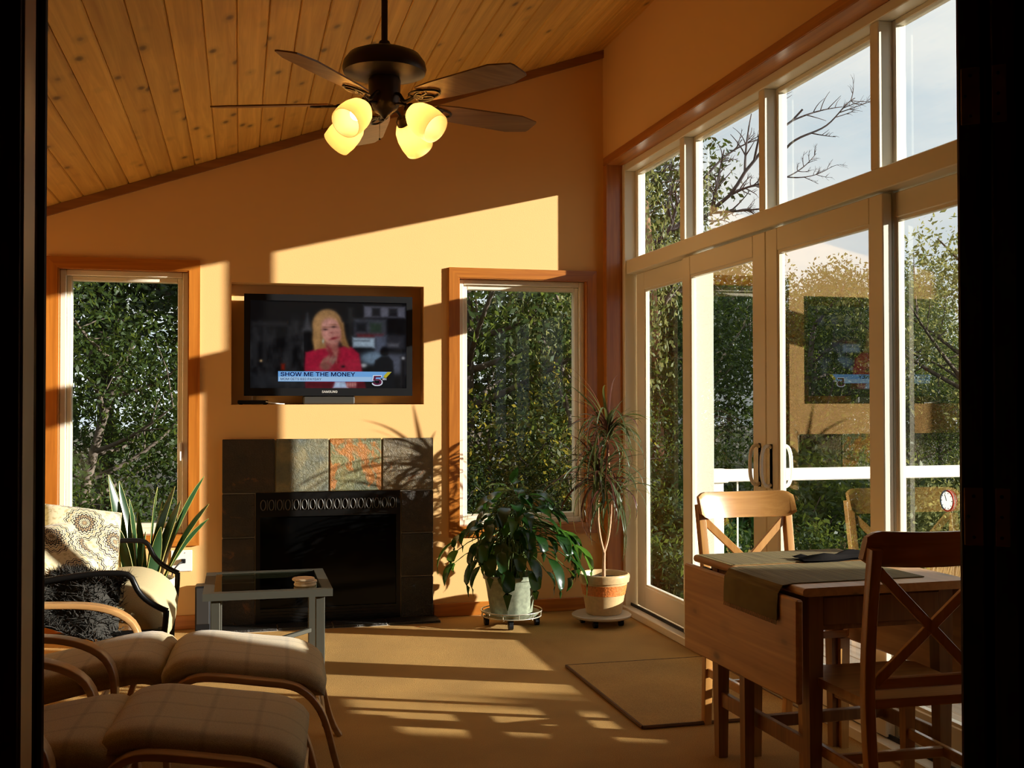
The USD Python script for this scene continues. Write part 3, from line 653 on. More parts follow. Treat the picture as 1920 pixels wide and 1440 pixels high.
flat_poly('caption_strip', [(482, 988), (1300, 988), (1300, 1030), (482, 1030)], 'banner_pale', 2, scr)
flat_poly('corner_flash', [(1440, 940), (1477, 940), (1425, 1000), (1400, 985)], 'ink_yellow', 2, scr, 'yellow corner flash')
words('headline', 'SHOW ME THE MONEY', 500, 1150, 983, 36, 'ink_navy', 3, scr, True)
words('subheading', 'MOM GETS BIG PAYDAY', 500, 853, 1021, 21, 'ink_navy', 3, scr)
words('channel_outline', '5', 1300, 1398, 1070, 96, 'ink_white', 3, scr, True)
words('channel_number', '5', 1310, 1388, 1061, 80, 'ink_maroon', 4, scr, True)
words('network_mark', 'abc', 1394, 1432, 1016, 22, 'ink_white', 3, scr, True)
g = meshkit.text_mesh('SAMSUNG', .0135, .001, True); b = g.bounds; g.apply_translation([-(b[0][0] + b[1][0]) / 2, 0, 0]); g = T(g, rx=PI / 2)
g.apply_translation([.527, TY - .0001, TZ0 + .018]); obj('badge', g, 'badge', t)

t = thing('set_top_box', 'thin black box lying in the niche at the lower left of the television', 'media box', (.075, D + .035, NICHE[2]))
obj('case', cat_(box(-.09, .09, -.022, .045, .004, .026, .005)), 'black_plastic', t)
obj('foot', box(-.08, -.06, -.01, .03, 0, .005), 'black_plastic', t); obj('foot', box(.06, .08, -.01, .03, 0, .005), 'black_plastic', t)
obj('antenna', cyl((-.005, .0, .02), (-.005, .0, .05), .002, 6), 'white_plastic', t)
t = obj('cable', tube(smooth_path([(.15, D + .015, NICHE[2] + .018), (.19, D + .005, NICHE[2] + .010), (.22, D + .02, NICHE[2] + .006), (.26, D + .03, NICHE[2] + .004)], 14), .004, 6), 'white_plastic', None, True)
tag(t, 'short pale cable lying beside the black box in the niche', 'cable')

# wall plate and cord, speaker
t = thing('wall_plate', 'cream outlet plate with a black plug below the left window', 'outlet plate', (-.33, D, .401))
obj('plate', box(-.060, .060, -.008, 0, -.062, .062, .003), 'white_plastic', t)
for dx in (-.02, .02): obj('screw', ball((dx, -.008, .046), .003, 0), 'chrome', t)
obj('plug', box(.0, .024, -.035, -.006, -.012, .012, .003), 'black_plastic', t)
obj('cord', tube(smooth_path([(.006, -.03, -.002), (-.03, -.06, -.03), (-.05, -.06, -.08), (-.035, -.08, -.15), (-.06, -.05, -.22), (-.09, -.03, -.32), (-.09, -.03, -.39)], 30), .004, 6), 'dark_cord', t, True)
t = thing('speaker', 'small black speaker box standing on the carpet left of the fireplace', 'speaker', (-.205, 6.60, 0))
obj('cabinet', box(-.043, .043, -.045, .07, .004, .268, .006), 'black_plastic', t)
obj('grille', box(-.036, .036, -.049, -.044, .05, .258, .003), 'dark_cord', t)
for sx in (-1, 1):
    for y in (-.03, .05): obj('foot', box(sx * .03 - .008, sx * .03 + .008, y - .008, y + .008, 0, .006), 'black_plastic', t)

# ------------------------------------------------------------------ ceiling fan
FH = (.5476, 4.2735); ZB = 2.50
CZ = ceil_z(FH[0])
t = thing('ceiling_fan', 'dark bronze ceiling fan with five wooden blades and four lit shades', 'ceiling fan', (FH[0], FH[1], 0))
obj('canopy', lathe([(0, CZ - .075), (.03, CZ - .075), (.055, CZ - .055), (.068, CZ - .02), (.068, CZ + .012), (0, CZ + .012)], 28), 'bronze', t, 40)
obj('downrod', cyl((0, 0, 2.70), (0, 0, CZ - .05), .0125, 14), 'bronze', t, 40)
obj('collar', lathe([(0, 2.745), (.02, 2.745), (.024, 2.735), (.032, 2.715), (.042, 2.70), (0, 2.70)], 24), 'bronze', t, 40)
obj('motor_housing', lathe([(0, 2.712), (.05, 2.712), (.10, 2.705), (.14, 2.688), (.160, 2.66), (.165, 2.635), (.160, 2.618), (.12, 2.606), (.075, 2.600), (0, 2.60)], 40), 'bronze', t, 40)
obj('switch_housing', lathe([(0, 2.605), (.058, 2.605), (.064, 2.59), (.062, 2.545), (.060, 2.50), (.052, 2.478), (.035, 2.462), (.016, 2.452), (.006, 2.44), (0, 2.438)], 32), 'bronze', t, 40)
def xf(m, a, tilt=0.0, z=0.0):
    m = T(m, rx=tilt); m.apply_translation([0, 0, z]); return T(m, rz=a)
for k in range(5):
    a = -YAW + math.radians(32 + 72 * k)                              # angle from the camera's right, turned into the room
    out = np.array([(.215, -.052), (.30, -.062), (.60, -.072), (.685, -.045), (.690, -.03), (.690, .03), (.685, .045), (.60, .072), (.30, .062), (.215, .052)])
    b = obj('blade', xf(prism(out, 'z', -.003, .003), a, math.radians(-13), ZB), 'fan_wood', t)
    th = np.linspace(0, 2 * PI, 25)
    def loop(cx, cy, rx, ry, r=.0042): return tube(np.c_[cx + rx * np.cos(th), cy + ry * np.sin(th), np.full(25, -.008)], r, 6, False)
    arm = tube(smooth_path([(.05, 0, .028), (.09, 0, .012), (.115, 0, -.012), (.15, 0, -.010), (.19, 0, -.006)], 14), .0065, 8)
    iron = cat_(arm, loop(.205, .022, .042, .018), loop(.205, -.022, .042, .018), loop(.235, 0, .060, .030), loop(.19, 0, .020, .014))
    obj('blade_iron', xf(iron, a, math.radians(-13), ZB + .0), 'bronze', b, 40)
for k in range(4):
    a = -YAW + math.radians(60 + 90 * k); ca, sa = math.cos(a), math.sin(a)
    d = np.array([ca * .80, sa * .80, -.60]); P0 = np.array([ca * .118, sa * .118, 2.462])
    obj('lamp_arm', tube(smooth_path([(ca * .03, sa * .03, 2.475), (ca * .065, sa * .065, 2.49), (ca * .095, sa * .095, 2.482), tuple(P0)], 12), .0055, 8), 'bronze', t, True)
    def along(prof, k_=24):
        m = lathe(prof, k_); R = trimesh.geometry.align_vectors([0, 0, 1], d); m.apply_transform(R); m.apply_translation(P0); return m
    obj('lamp_cup', along([(0, -.012), (.016, -.012), (.027, .0), (.030, .016), (.028, .024), (0, .024)]), 'shade_cup', t, 40)
    sh = obj('shade', along([(.024, .014), (.039, .024), (.054, .048), (.062, .082), (.064, .118), (.060, .155), (.057, .155), (.061, .118), (.059, .082), (.051, .050), (.037, .027), (.024, .017)], 28), 'lamp_shade', t, 40, label='glowing cream glass shade')
    bl = ball((0, 0, .07), .026, 2); bl.apply_transform(trimesh.geometry.align_vectors([0, 0, 1], d)); bl.apply_translation(P0)
    obj('bulb', bl, 'lamp_bulb', sh, True)
obj('pull_chain', tube([(-.02, -.01, 2.45), (-.02, -.01, 2.36)], .0012, 5), 'bronze', t)
obj('chain_knob', ball((-.02, -.01, 2.356), .004), 'bronze', t)

# ------------------------------------------------------------------ coffee table with coasters
t = thing('side_table', 'square glass-topped table with a grey metal frame and crossed stretchers', 'side table', (.135, 5.72, 0))
hx, hy, zt = .305, .34, .42
fr = solid_minus((-hx, hx, -hy, hy, zt - .035, zt), [(-hx + .05, hx - .05, -hy + .05, hy - .05, zt - 1, zt + 1)])
obj('top_frame', fr, 'grey_metal', t)
obj('glass_top', box(-hx + .048, hx - .048, -hy + .048, hy - .048, zt - .010, zt - .002), 'table_glass', t)
for sx in (-1, 1):
    for sy in (-1, 1): obj('leg', box(sx * (hx - .058) - .022, sx * (hx - .058) + .022, sy * (hy - .05) - .022, sy * (hy - .05) + .022, 0, zt - .034, .003), 'grey_metal', t)
for s in (-1, 1): obj('stretcher', tube([(-hx + .06, -s * (hy - .05), .10 + s * .001), (hx - .06, s * (hy - .05), .10 + s * .001)], 1.0, sect=rect_sect(.022, .022)), 'grey_metal', t)
for k in range(3):
    o = thing('coaster', ('bottom', 'middle', 'top')[k] + ' round tan coaster of the small stack on the glass table', 'coaster', (.315 + (.0, .004, -.008)[k], 5.52 + (0, .003, -.002)[k], zt + .0003 + .0128 * k), group='coasters on the glass table')
    obj('disc', lathe([(0, 0), (.052, 0), (.055, .003), (.055, .009), (.052, .0124), (0, .0124)], 28), 'coaster_mat', o, 40)

# ------------------------------------------------------------------ bentwood lounge chairs and footstools
def bent(path, y, w=.058, h=.022, n=40):
    pts = smooth_path([(p[0], y, p[1]) for p in path], n)
    return tube(pts, 1.0, sect=rect_sect(h, w, .35), up=(0, 1, 0))
def lounge_cushion(prof, w, th, seed):
    """Cushion that follows a side profile (x, z), with rounded seams across y."""
    P = smooth_path([(p[0], 0, p[1]) for p in prof], 26); n = len(P); ny = 15
    t_ = np.gradient(P, axis=0); t_ /= np.linalg.norm(t_, axis=1, keepdims=True); nn = np.c_[-t_[:, 2], 0 * t_[:, 0], t_[:, 0]]
    if nn[n // 3, 2] < 0: nn = -nn
    s = np.linspace(0, 1, n); g = np.linspace(-1, 1, ny); v = []
    for sgn in (1, -1):
        for i in range(n):
            ends = np.clip(1 - np.abs(2 * s[i] - 1) ** 10, 0, 1) ** .5
            for y in g:
                yy = math.copysign(abs(y) ** .75, y); h = ends * max(0, 1 - abs(yy) ** 8) ** .5
                lump = .007 * (meshkit.noise(np.array([P[i][0] * 9, yy * 3, P[i][2] * 9 + seed])) - .5)
                v.append(P[i] + np.array([0, yy * w / 2, 0]) + nn[i] * (sgn * h * (th / 2 + lump)))
    f = []
    for i in range(n - 1):
        for j in range(ny - 1):
            p = i * ny + j; f += [[p, p + 1, p + ny + 1], [p, p + ny + 1, p + ny]]
    f = np.array(f); N = n * ny
    m = trimesh.Trimesh(np.array(v), np.vstack([f, f[:, ::-1] + N]), process=False); m.merge_vertices()
    return m
def lounge_chair(label, loc, rz, seed):
    t = thing('lounge_chair', label, 'armchair', loc, rz, 'bentwood lounge chairs on the left')
    for s in (-1, 1):
        y = s * .305
        obj('arm', bent([(-.46, .50), (-.30, .535), (-.06, .535), (.12, .515), (.225, .45), (.25, .34), (.215, .18), (.175, .03)], y), 'bent_birch', t, 50)
        obj('runner', bent([(.19, .02), (.05, .014), (-.25, .014), (-.42, .022)], y * .93), 'bent_birch', t, 50)
        obj('back_rail', bent([(.20, .30), (.0, .25), (-.22, .24), (-.36, .36), (-.46, .66), (-.58, .95)], y * .84, .045), 'bent_birch', t, 50)
    obj('cross_bar', cyl((.13, -.28, .20), (.13, .28, .20), .012), 'bent_birch', t); obj('cross_bar', cyl((-.38, -.28, .03), (-.38, .28, .03), .012), 'bent_birch', t)
    m = lounge_cushion([(.395, .335), (.37, .375), (.25, .385), (.0, .335), (-.18, .315), (-.29, .36)], .56, .105, seed)
    obj('seat_cushion', m, 'plaid', t, True)
    m = lounge_cushion([(-.265, .34), (-.33, .47), (-.44, .76), (-.55, 1.0)], .56, .09, seed + 5)
    obj('back_cushion', m, 'plaid', t, True)
    return t
lounge_chair('farther bentwood lounge chair with beige seat, nearest the metal armchair', (-.645, 4.27, 0), -.05, 1)
lounge_chair('nearer bentwood lounge chair with beige seat at the bottom left corner', (-.70, 3.34, 0), -.06, 4)
def footstool(label, loc, rz, seed):
    t = thing('footstool', label, 'footstool', loc, rz, 'bentwood footstools')
    for s in (-1, 1):
        y = s * .30
        obj('side_frame', bent([(-.275, .0), (-.262, .18), (-.245, .34), (-.19, .392), (-.10, .398), (.08, .372), (.17, .350), (.228, .30), (.285, .15), (.342, .0)], y, .05, .022, 46), 'bent_birch', t, 50)
    obj('cross_bar', cyl((-.25, -.29, .26), (-.25, .29, .26), .011), 'bent_birch', t); obj('cross_bar', cyl((.262, -.29, .215), (.262, .29, .215), .009), 'bent_birch', t)
    m = lounge_cushion([(-.272, .355), (-.235, .402), (-.10, .408), (.08, .382), (.21, .352), (.265, .305)], .565, .088, seed)
    obj('cushion', m, 'plaid', t, True)
    return t
footstool('farther beige bentwood footstool, between the glass table and the other footstool', (.035, 4.13, 0), -.04, 11)
footstool('nearer beige bentwood footstool, at the bottom edge of the photo', (-.075, 3.32, 0), -.08, 15)

# ------------------------------------------------------------------ metal armchair with cream cushion, pillows and throw
t = thing('metal_armchair', 'dark metal armchair with a thick cream seat cushion beside the left window', 'armchair', (0, 0, 0))
def arm(y, z, x0, xr, zl):
    return tube(smooth_path([(x0, y, z - .01), (-.62, y, z), (-.50, y, z), (-.455, y, z - .012), (-.43, y, z - .06), (-.395, y, z - .11), (-.34, y, z - .15), (xr, y, z - .17)], 34), .0125, 10)
for y, z in ((4.93, .600), (5.80, .632)):
    obj('arm_rail', arm(y, z, -1.10, -.30, 0), 'black_metal', t, True)
    obj('front_leg', tube(smooth_path([(-.305, y, z - .168), (-.318, y, .30), (-.33, y, .12), (-.30, y, .0)], 16), .013, 10), 'black_metal', t, True)
    obj('rear_leg', tube(smooth_path([(-1.14, y, 1.0), (-1.08, y, .60), (-1.05, y, .30), (-1.12, y, 0)], 16), .013, 10), 'black_metal', t, True)
obj('seat_frame', solid_minus((-1.06, -.31, 4.92, 5.81, .33, .352), [(-1.03, -.34, 4.95, 5.78, 0, 1)]), 'black_metal', t)
obj('back_frame', cat_(tube([(-1.14, 4.93, 1.0), (-1.14, 5.80, 1.0)], .013, 10), *[tube([(-1.065, y, .40), (-1.138, y, 1.0)], .006, 6) for y in np.linspace(5.02, 5.71, 9)]), 'black_metal', t, True)
m = lounge_cushion([(-1.04, .43), (-.80, .435), (-.60, .437), (-.44, .43), (-.375, .37), (-.36, .28)], .80, .17, 21)
m.apply_translation([0, 5.365, 0]); obj('seat_cushion', m, 'cushion_cream', t, True)
m = lounge_cushion([(-1.02, .52), (-1.06, .75), (-1.11, 1.0)], .80, .11, 25); m.apply_translation([0, 5.365, 0]); obj('back_cushion', m, 'cushion_cream', t, True)

def pillow(label, loc, R, size, seed, m='medallion'):
    x = UsdGeom.Xform.Define(stage, numbered('/World', 'throw_pillow')); A = np.eye(4); A[:3, :3] = R; A[:3, 3] = loc
    x.AddTransformOp().Set(Gf.Matrix4d(*A.T.ravel())); p = tag(x.GetPrim(), label, 'pillow', 'medallion print pillows')
    obj('cover', cushion(size, size, .14, 18, 4, .6, seed, .012), m, p, True)
    h = size / 2; q = np.array([(-h, -h, 0), (h, -h, 0), (h, h, 0), (-h, h, 0), (-h, -h, 0)]); s = []
    obj('piping', tube(q * .985, .004, 6), 'cushion_cream', p, True)
    return p
def basis(nrm, up=(0, 0, 1), roll=0):
    n = np.array(nrm, float); n /= np.linalg.norm(n); x = np.cross(up, n); x /= np.linalg.norm(x); y = np.cross(n, x)
    x, y = math.cos(roll) * x + math.sin(roll) * y, -math.sin(roll) * x + math.cos(roll) * y
    return np.c_[x, y, n]
pillow('sunlit cream pillow printed with dark round medallions, propped below the left window', (-.745, 5.60, .655), basis((.30, -.80, .52), roll=-.20), .37, 31)
pillow('shaded medallion pillow in front of the sunlit one at the left edge', (-.80, 5.20, .640), basis((.40, -.62, .68), roll=.15), .33, 37)
# shaggy throw: a sheet with tufts
rg = np.random.default_rng(5)
def throw_z(x, y):
    edge = 4.985 + .03 * np.sin(x * 23)
    return .532 + .055 * np.exp(-((x + .70) ** 2 + (y - 5.05) ** 2) / .012) - np.minimum(2.6 * np.maximum(0, edge - y), .10 + .16 * np.clip((x + .85) / .3, 0, 1))
gx, gy = np.meshgrid(np.linspace(-.84, -.50, 14), np.linspace(4.89, 5.16, 14), indexing='ij')
zz = throw_z(gx, gy) + .018 * meshkit.noise(np.stack([gx * 14, gy * 14, gx * 0], -1)); P_ = np.c_[gx.ravel(), gy.ravel(), zz.ravel()]
f = []
for i in range(13):
    for j in range(13):
        a = i * 14 + j; f += [[a, a + 14, a + 15], [a, a + 15, a + 1]]
t = thing('throw_blanket', 'shaggy grey-brown throw bunched on the near side of the cream seat', 'blanket', (0, 0, 0))
obj('cloth', trimesh.Trimesh(np.vstack([P_, P_ - [0, 0, .012]]), np.vstack([f, np.array(f)[:, ::-1] + 196]), process=False), 'fur', t, True)
tv, tf = [], []
for k in range(5200):
    a, b = rg.uniform(-.85, -.485), rg.uniform(4.875, 5.17); z = throw_z(a, b) + .01
    p = np.array([a, b, z]); d = rg.normal(0, 1, 3); d[2] = abs(d[2]) * .8; d /= np.linalg.norm(d); s = np.cross(d, rg.normal(0, 1, 3)); s /= np.linalg.norm(s)
    L = rg.uniform(.025, .06); n = len(tv); tv += [p - s * .0026, p + s * .0026, p + d * L]; tf.append([n, n + 1, n + 2])
obj('shag', trimesh.Trimesh(np.array(tv), tf, process=False), 'fur', t, kind='stuff')

# ------------------------------------------------------------------ plants
def snake_plant():
    t = thing('snake_plant', 'snake plant with upright yellow-edged leaves in a white pot behind the armchair', 'potted plant', (-.515, 6.33, 0))
    obj('pot', lathe([(0, 0), (.125, 0), (.14, .01), (.175, .14), (.185, .26), (.178, .35), (.165, .36), (.155, .35), (.16, .26), (0, .26)], 36), 'pot_white', t, 40)
    obj('soil', lathe([(0, .31), (.15, .305), (.155, .30), (0, .30)], 24), 'soil', t)
    L = [(-.08, -.02, 2.9, .10, .66, .052), (-.10, .02, 3.0, .16, .46, .05), (-.05, .03, 2.6, .10, .62, .04), (.0, -.03, -.2, .03, .34, .04), (.03, .02, .4, .05, .58, .045), (.06, -.02, .2, .17, .52, .052),
         (.08, .02, .1, .23, .68, .055), (.10, -.02, -.1, .30, .55, .05), (.04, .05, .8, .10, .50, .045), (-.02, .05, 2.0, .05, .44, .045), (.09, .0, 0, .36, .48, .045), (-.06, -.05, -2.4, .14, .40, .04), (.05, -.06, -.8, .12, .38, .04), (.02, .0, .3, .16, .60, .04), (-.03, -.01, 3.3, .05, .52, .042)]
    for k, (x, y, az, lean, ln, w) in enumerate(L):
        m = blade((x, y, .28), az, PI / 2 - lean, ln, w * 1.75, lean * 1.3, 10, .25, 0, .8, 0, (-1) ** k * .7)
        lf = obj('leaf', m, 'leaf_snake', t, True)
        v = m.vertices.reshape(-1, 3, 3)
        e = [tube(np.vstack([v[:, s]]) if True else 0, np.linspace(.0028, .0012, len(v)), 4) for s in (0, 2)]
        obj('leaf_edge', cat_(*e), 'leaf_edge', lf, label='pale yellow leaf margin')
    return t
snake_plant()

def caddy_wheel(x, y, h=.045):
    return cat_(tube([(x - .012, y, h * .45), (x + .012, y, h * .45)], h * .45, 14), box(x - .016, x + .016, y - .010, y + .010, h * .55, h, .002))
# peace lily
LX, LY = 1.572, 6.34
t = thing('plant_caddy', 'round wire plant caddy on castors under the green-leaved lily', 'plant caddy', (LX, LY, 0))
th = np.linspace(0, 2 * PI, 41)
def ring(r, z, w=.004): return tube(np.c_[r * np.cos(th), r * np.sin(th), np.full(41, z)], w, 6, False)
plain('wire', (.60, .55, .42), .3, metallic=.6)
for r, z in ((.178, .062), (.182, .092), (.12, .056)): obj('ring', ring(r, z), 'wire', t, True)
for k in range(12):
    a = 2 * PI * k / 12; obj('wire_stay', tube([(.178 * math.cos(a), .178 * math.sin(a), .062), (.182 * math.cos(a), .182 * math.sin(a), .092)], .003, 5), 'wire', t)
for k in range(3):
    a = PI * k / 3; obj('cross_wire', tube([(-.178 * math.cos(a), -.178 * math.sin(a), .055), (.178 * math.cos(a), .178 * math.sin(a), .055)], .0035, 5), 'wire', t)
for k in range(4):
    a = -1.85 + PI / 2 * k; obj('castor', caddy_wheel(.15 * math.cos(a), .15 * math.sin(a), .056), 'black_plastic', t)
t = thing('peace_lily', 'bushy dark green peace lily in a grey-green pot below the right window', 'potted plant', (LX, LY, .0598))
k_ = 40; prof = [(0, 0), (.118, 0), (.126, .01), (.145, .12), (.160, .215), (.170, .222), (.172, .240), (.160, .245), (.152, .236), (.148, .20), (0, .20)]
m = lathe(prof, 48); a = np.arctan2(m.vertices[:, 1], m.vertices[:, 0]); rr_ = np.hypot(m.vertices[:, 0], m.vertices[:, 1]); low = (m.vertices[:, 2] < .214) & (rr_ > .1)
m.vertices[low, :2] *= (1 - .035 * np.abs(np.sin(a[low] * 6)))[:, None]
obj('pot', m, 'pot_green', t, 40)
obj('saucer', lathe([(0, 0), (.15, 0), (.172, .022), (.168, .024), (.148, .006), (0, .006)], 32), 'pot_green', t, 40)
obj('soil', lathe([(0, .215), (.15, .210), (.15, .2), (0, .2)], 24), 'soil', t)
rg = np.random.default_rng(21)
def lily_leaf(az, reach, top, ln, w, droop, light, el=None):
    b = np.array([rg.normal(0, .04), rg.normal(0, .04), .21]); e = np.array([math.cos(az) * reach, math.sin(az) * reach, top])
    mid = b * .45 + e * .55 + np.array([0, 0, .10 + .25 * (top - .2)]); mid[:2] = b[:2] + (e[:2] - b[:2]) * .42
    pth = smooth_path([b, mid, e], 9); d = pth[-1] - pth[-2]
    el = math.atan2(d[2], np.hypot(d[0], d[1])) if el is None else el
    m = blade(e, az + rg.normal(0, .25), el, ln, w, droop, 8, .28, .62, 1.0, rg.normal(0, .4), rg.normal(0, .5))
    lf = obj('leaf', m, 'leaf_lily_light' if light else 'leaf_lily', t, True)
    obj('petiole', tube(pth, np.linspace(.0045, .0025, 9), 5), 'green_petiole', lf, True)
for k in range(124):
    az = rg.uniform(0, 2 * PI) if k % 3 else rg.uniform(-PI, 0)
    u = rg.uniform(0, 1); reach = .06 + .28 * u ** .8; top = .72 - .36 * u + rg.normal(0, .06)
    if math.sin(az) > 0: reach *= .5
    if math.cos(az) < -.5: reach *= 1.05
    lily_leaf(az, reach, max(.30, top), rg.uniform(.14, .21), rg.uniform(.055, .08), rg.uniform(.9, 1.9), rg.uniform() < .08, rg.uniform(-.5, .5) if u < .45 else None)
for az, reach, top, ln, dr in ((-2.6, .27, .36, .24, 1.2), (-1.9, .22, .30, .25, 1.3), (-.5, .36, .34, .26, 1.3), (-.25, .37, .42, .26, 1.2), (-.9, .27, .36, .26, 1.2), (3.0, .33, .44, .24, 1.2), (-2.2, .30, .40, .22, 1.4), (-.05, .30, .5, .25, 1.1)):
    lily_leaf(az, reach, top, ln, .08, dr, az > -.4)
lily_leaf(-1.4, .02, .78, .12, .055, .5, False, 1.3)

# dracaena
DX, DY = 2.112, 6.225
t = thing('plant_caddy', 'solid round plant caddy on castors under the tan pot', 'plant caddy', (DX - .015, DY, 0))
plain('caddy_top', (.50, .42, .30), .3)
obj('platform', lathe([(0, .045), (.165, .045), (.176, .052), (.178, .062), (.170, .068), (0, .066)], 36), 'caddy_top', t, 40)
for k in range(4):
    a = -2.2 + PI / 2 * k; obj('castor', caddy_wheel(.12 * math.cos(a), .12 * math.sin(a), .046), 'black_plastic', t)
t = thing('dracaena', 'spiky dracaena in a tan pot with an orange band beside the sliding door', 'potted plant', (DX, DY, .0662))
obj('pot', lathe([(0, 0), (.100, 0), (.106, .006), (.122, .10), (.140, .188), (.150, .192), (.155, .222), (.152, .236), (.144, .240), (.136, .232), (.130, .19), (0, .19)], 40), 'pot_tan', t, 40)
obj('pot_band', lathe([(.1235, .115), (.127, .117), (.1385, .176), (.1365, .179)], 48), 'pot_band', t, 40, label='embossed orange band')
obj('soil', lathe([(0, .212), (.13, .205), (.13, .19), (0, .19)], 24), 'soil', t)
stems = [smooth_path([(0, 0, .20), (0, 0, .30), (.002, 0, .36)], 8), smooth_path([(.002, 0, .36), (-.03, 0, .50), (-.04, -.02, .72), (-.03, -.02, .86)], 14), smooth_path([(.002, 0, .36), (.04, .01, .50), (.045, .01, .75), (.03, .01, 1.14)], 14)]
obj('stem', tube(stems[0], np.linspace(.012, .010, 8), 8), 'stem_tan', t, True)
for s in stems[1:]: obj('stem', tube(s, np.linspace(.0085, .007, 14), 7), 'stem_tan', t, True)
rg = np.random.default_rng(9)
for (cx, cy, cz, n, hi) in ((-.03, -.02, .84, 96, .0), (.03, .01, 1.10, 96, .5), (.07, -.02, .76, 56, -.1)):
    for k in range(n):
        az = rg.uniform(0, 2 * PI); el = rg.uniform(-.5, 1.35) if k > n * .2 else rg.uniform(.9, 1.5)
        ln = rg.uniform(.34, .52) * (1 if math.sin(az) < .3 else .6) * (1 if math.cos(az) < .35 else .66)
        zb = cz + rg.uniform(-.10, .03)
        m = blade((cx + .008 * math.cos(az), cy + .008 * math.sin(az), zb), az, el, ln, rg.uniform(.013, .020), rg.uniform(1.3, 2.7) * (.55 if el > 1.1 else 1), 9, .3, .45, .7, rg.normal(0, .25), rg.normal(0, .6))
        obj('leaf', m, 'leaf_drac_red' if rg.uniform() < .28 else 'leaf_drac', t, True)

# ------------------------------------------------------------------ dining table, runners, chairs
t = thing('dining_table', 'pine drop-leaf dining table beside the sliding doors', 'dining table', (2.015, 3.49, 0), .03)
x0, x1, y0, y1 = -.33, .30, -.395, .395
def round_edge_top(x0, x1, y0, y1, z0, z1):
    h = (z1 - z0) / 2; s = [(x0 + h * (1 - math.cos(a)), (z0 + z1) / 2 + h * math.sin(a)) for a in np.linspace(PI / 2, -PI / 2, 9)] + [(x1 - h * (1 - math.cos(a)), (z0 + z1) / 2 + h * math.sin(a)) for a in np.linspace(-PI / 2, PI / 2, 9)]
    return prism(s, 'y', y0, y1)
obj('tabletop', round_edge_top(x0, x1, y0, y1, .718, .745), 'pine_table', t, 40)
obj('drop_leaf', box(x0 - .034, x0 - .010, y0 - .02, y1 + .012, .392, .714, .006), 'pine_table', t)
obj('drop_leaf', box(x1 - .005, x1 + .016, y0, y1, .40, .714, .006), 'pine_table', t)
obj('hinge', cat_(*[cyl((x0 - .012, yy - .03, .713), (x0 - .012, yy + .03, .713), .006, 8) for yy in (-.25, .25)]), 'bronze', t)
obj('apron', cat_(box(x0 + .06, x1 - .06, y0 + .055, y0 + .075, .60, .718), box(x0 + .06, x1 - .06, y1 - .075, y1 - .055, .60, .718), box(x0 + .055, x0 + .075, y0 + .06, y1 - .06, .60, .718), box(x1 - .075, x1 - .055, y0 + .06, y1 - .06, .60, .718)), 'pine_dark', t)
obj('drawer', cat_(box(x0 + .10, x1 - .10, y0 + .048, y0 + .058, .615, .705, .003)), 'pine_dark', t)
def taper_leg(cx, cy, w0=.052, w1=.036, z1=.718):
    a, b = w0 / 2, w1 / 2
    return trimesh.convex.convex_hull(np.array([(cx + s * q, cy + u_ * q, z) for q, z in ((b, 0), (a, .55), (a, z1)) for s in (-1, 1) for u_ in (-1, 1)]))
for cx in (x0 + .075, x1 - .075):
    for cy in (y0 + .075, y1 - .075): obj('leg', taper_leg(cx, cy), 'pine_dark', t)
obj('gate_leg', taper_leg(x0 + .035, .04, .04, .034, .60), 'pine_dark', t)
obj('stretcher', box(x0 + .065, x0 + .088, y0 + .09, y1 - .09, .19, .245, .003), 'pine_dark', t); obj('stretcher', box(x1 - .088, x1 - .065, y0 + .09, y1 - .09, .19, .245, .003), 'pine_dark', t)
obj('stretcher', box(x0 + .08, x1 - .08, -.015, .015, .20, .24, .003), 'pine_dark', t)
def runner(label, ya, yb, hang, right, frm):
    o = thing('table_runner', label, 'table runner', (2.015, 3.49, 0), .03, 'woven table runners')
    top = .7462; pts = [(right, top)] + [(x0 + .02 + (right - x0 - .02) * q, top) for q in (.75, .5, .25, .0)]
    if hang: pts += [(x0 - .022, top - .005), (x0 - .0385, top - .03), (x0 - .0415, top - .07), (x0 - .0425, top - hang)]
    pts = [(p[0], (ya + yb) / 2, p[1] + .0012) for p in pts]
    sec = rect_sect(.0024, yb - ya, .1)
    m = tube(pts, 1.0, sect=sec, up=(0, 1, 0)); obj('cloth', m, 'runner', o)
    fr_ = []
    e = pts[-1]
    for k in range(40):
        yy = ya + (yb - ya) * (k + .5) / 40; fr_.append(tube([(e[0], yy, e[2]), (e[0] - (.014 if not hang else .001), yy + .002, e[2] - (.0 if not hang else .014))], .0012, 4))
    obj('fringe', cat_(*fr_), 'runner', o, kind='stuff')
runner('flat woven runner across the far end of the dining table', .10, .37, 0, .27, 0)
runner('woven runner hanging over the left edge of the near end of the table', -.31, .06, .115, .17, 0)
# dark napkin-like cloth on the far runner
t = thing('dark_cloth', 'crumpled dark cloth lying between the two table runners', 'cloth', (2.13, 3.62, .7488))
g = np.linspace(-1, 1, 12); X, Y = np.meshgrid(g, g, indexing='ij'); X = X.ravel(); Y = Y.ravel()
z = .004 + .030 * meshkit.noise(np.c_[X * 2.2, Y * 2.2, X * 0], 3) * (1 - .8 * np.maximum(np.abs(X), np.abs(Y)) ** 3)
v = np.c_[X * .16, Y * .05 + .02 * np.sin(X * 3), z]; f = []
for i in range(11):
    for j in range(11):
        a = i * 12 + j; f += [[a, a + 12, a + 13], [a, a + 13, a + 1]]
f = np.array(f); obj('fold', trimesh.Trimesh(np.vstack([v, np.c_[v[:, :2], np.zeros(len(v))]]), np.vstack([f, f[:, ::-1] + 144]), process=False), 'dark_fabric', t, True)

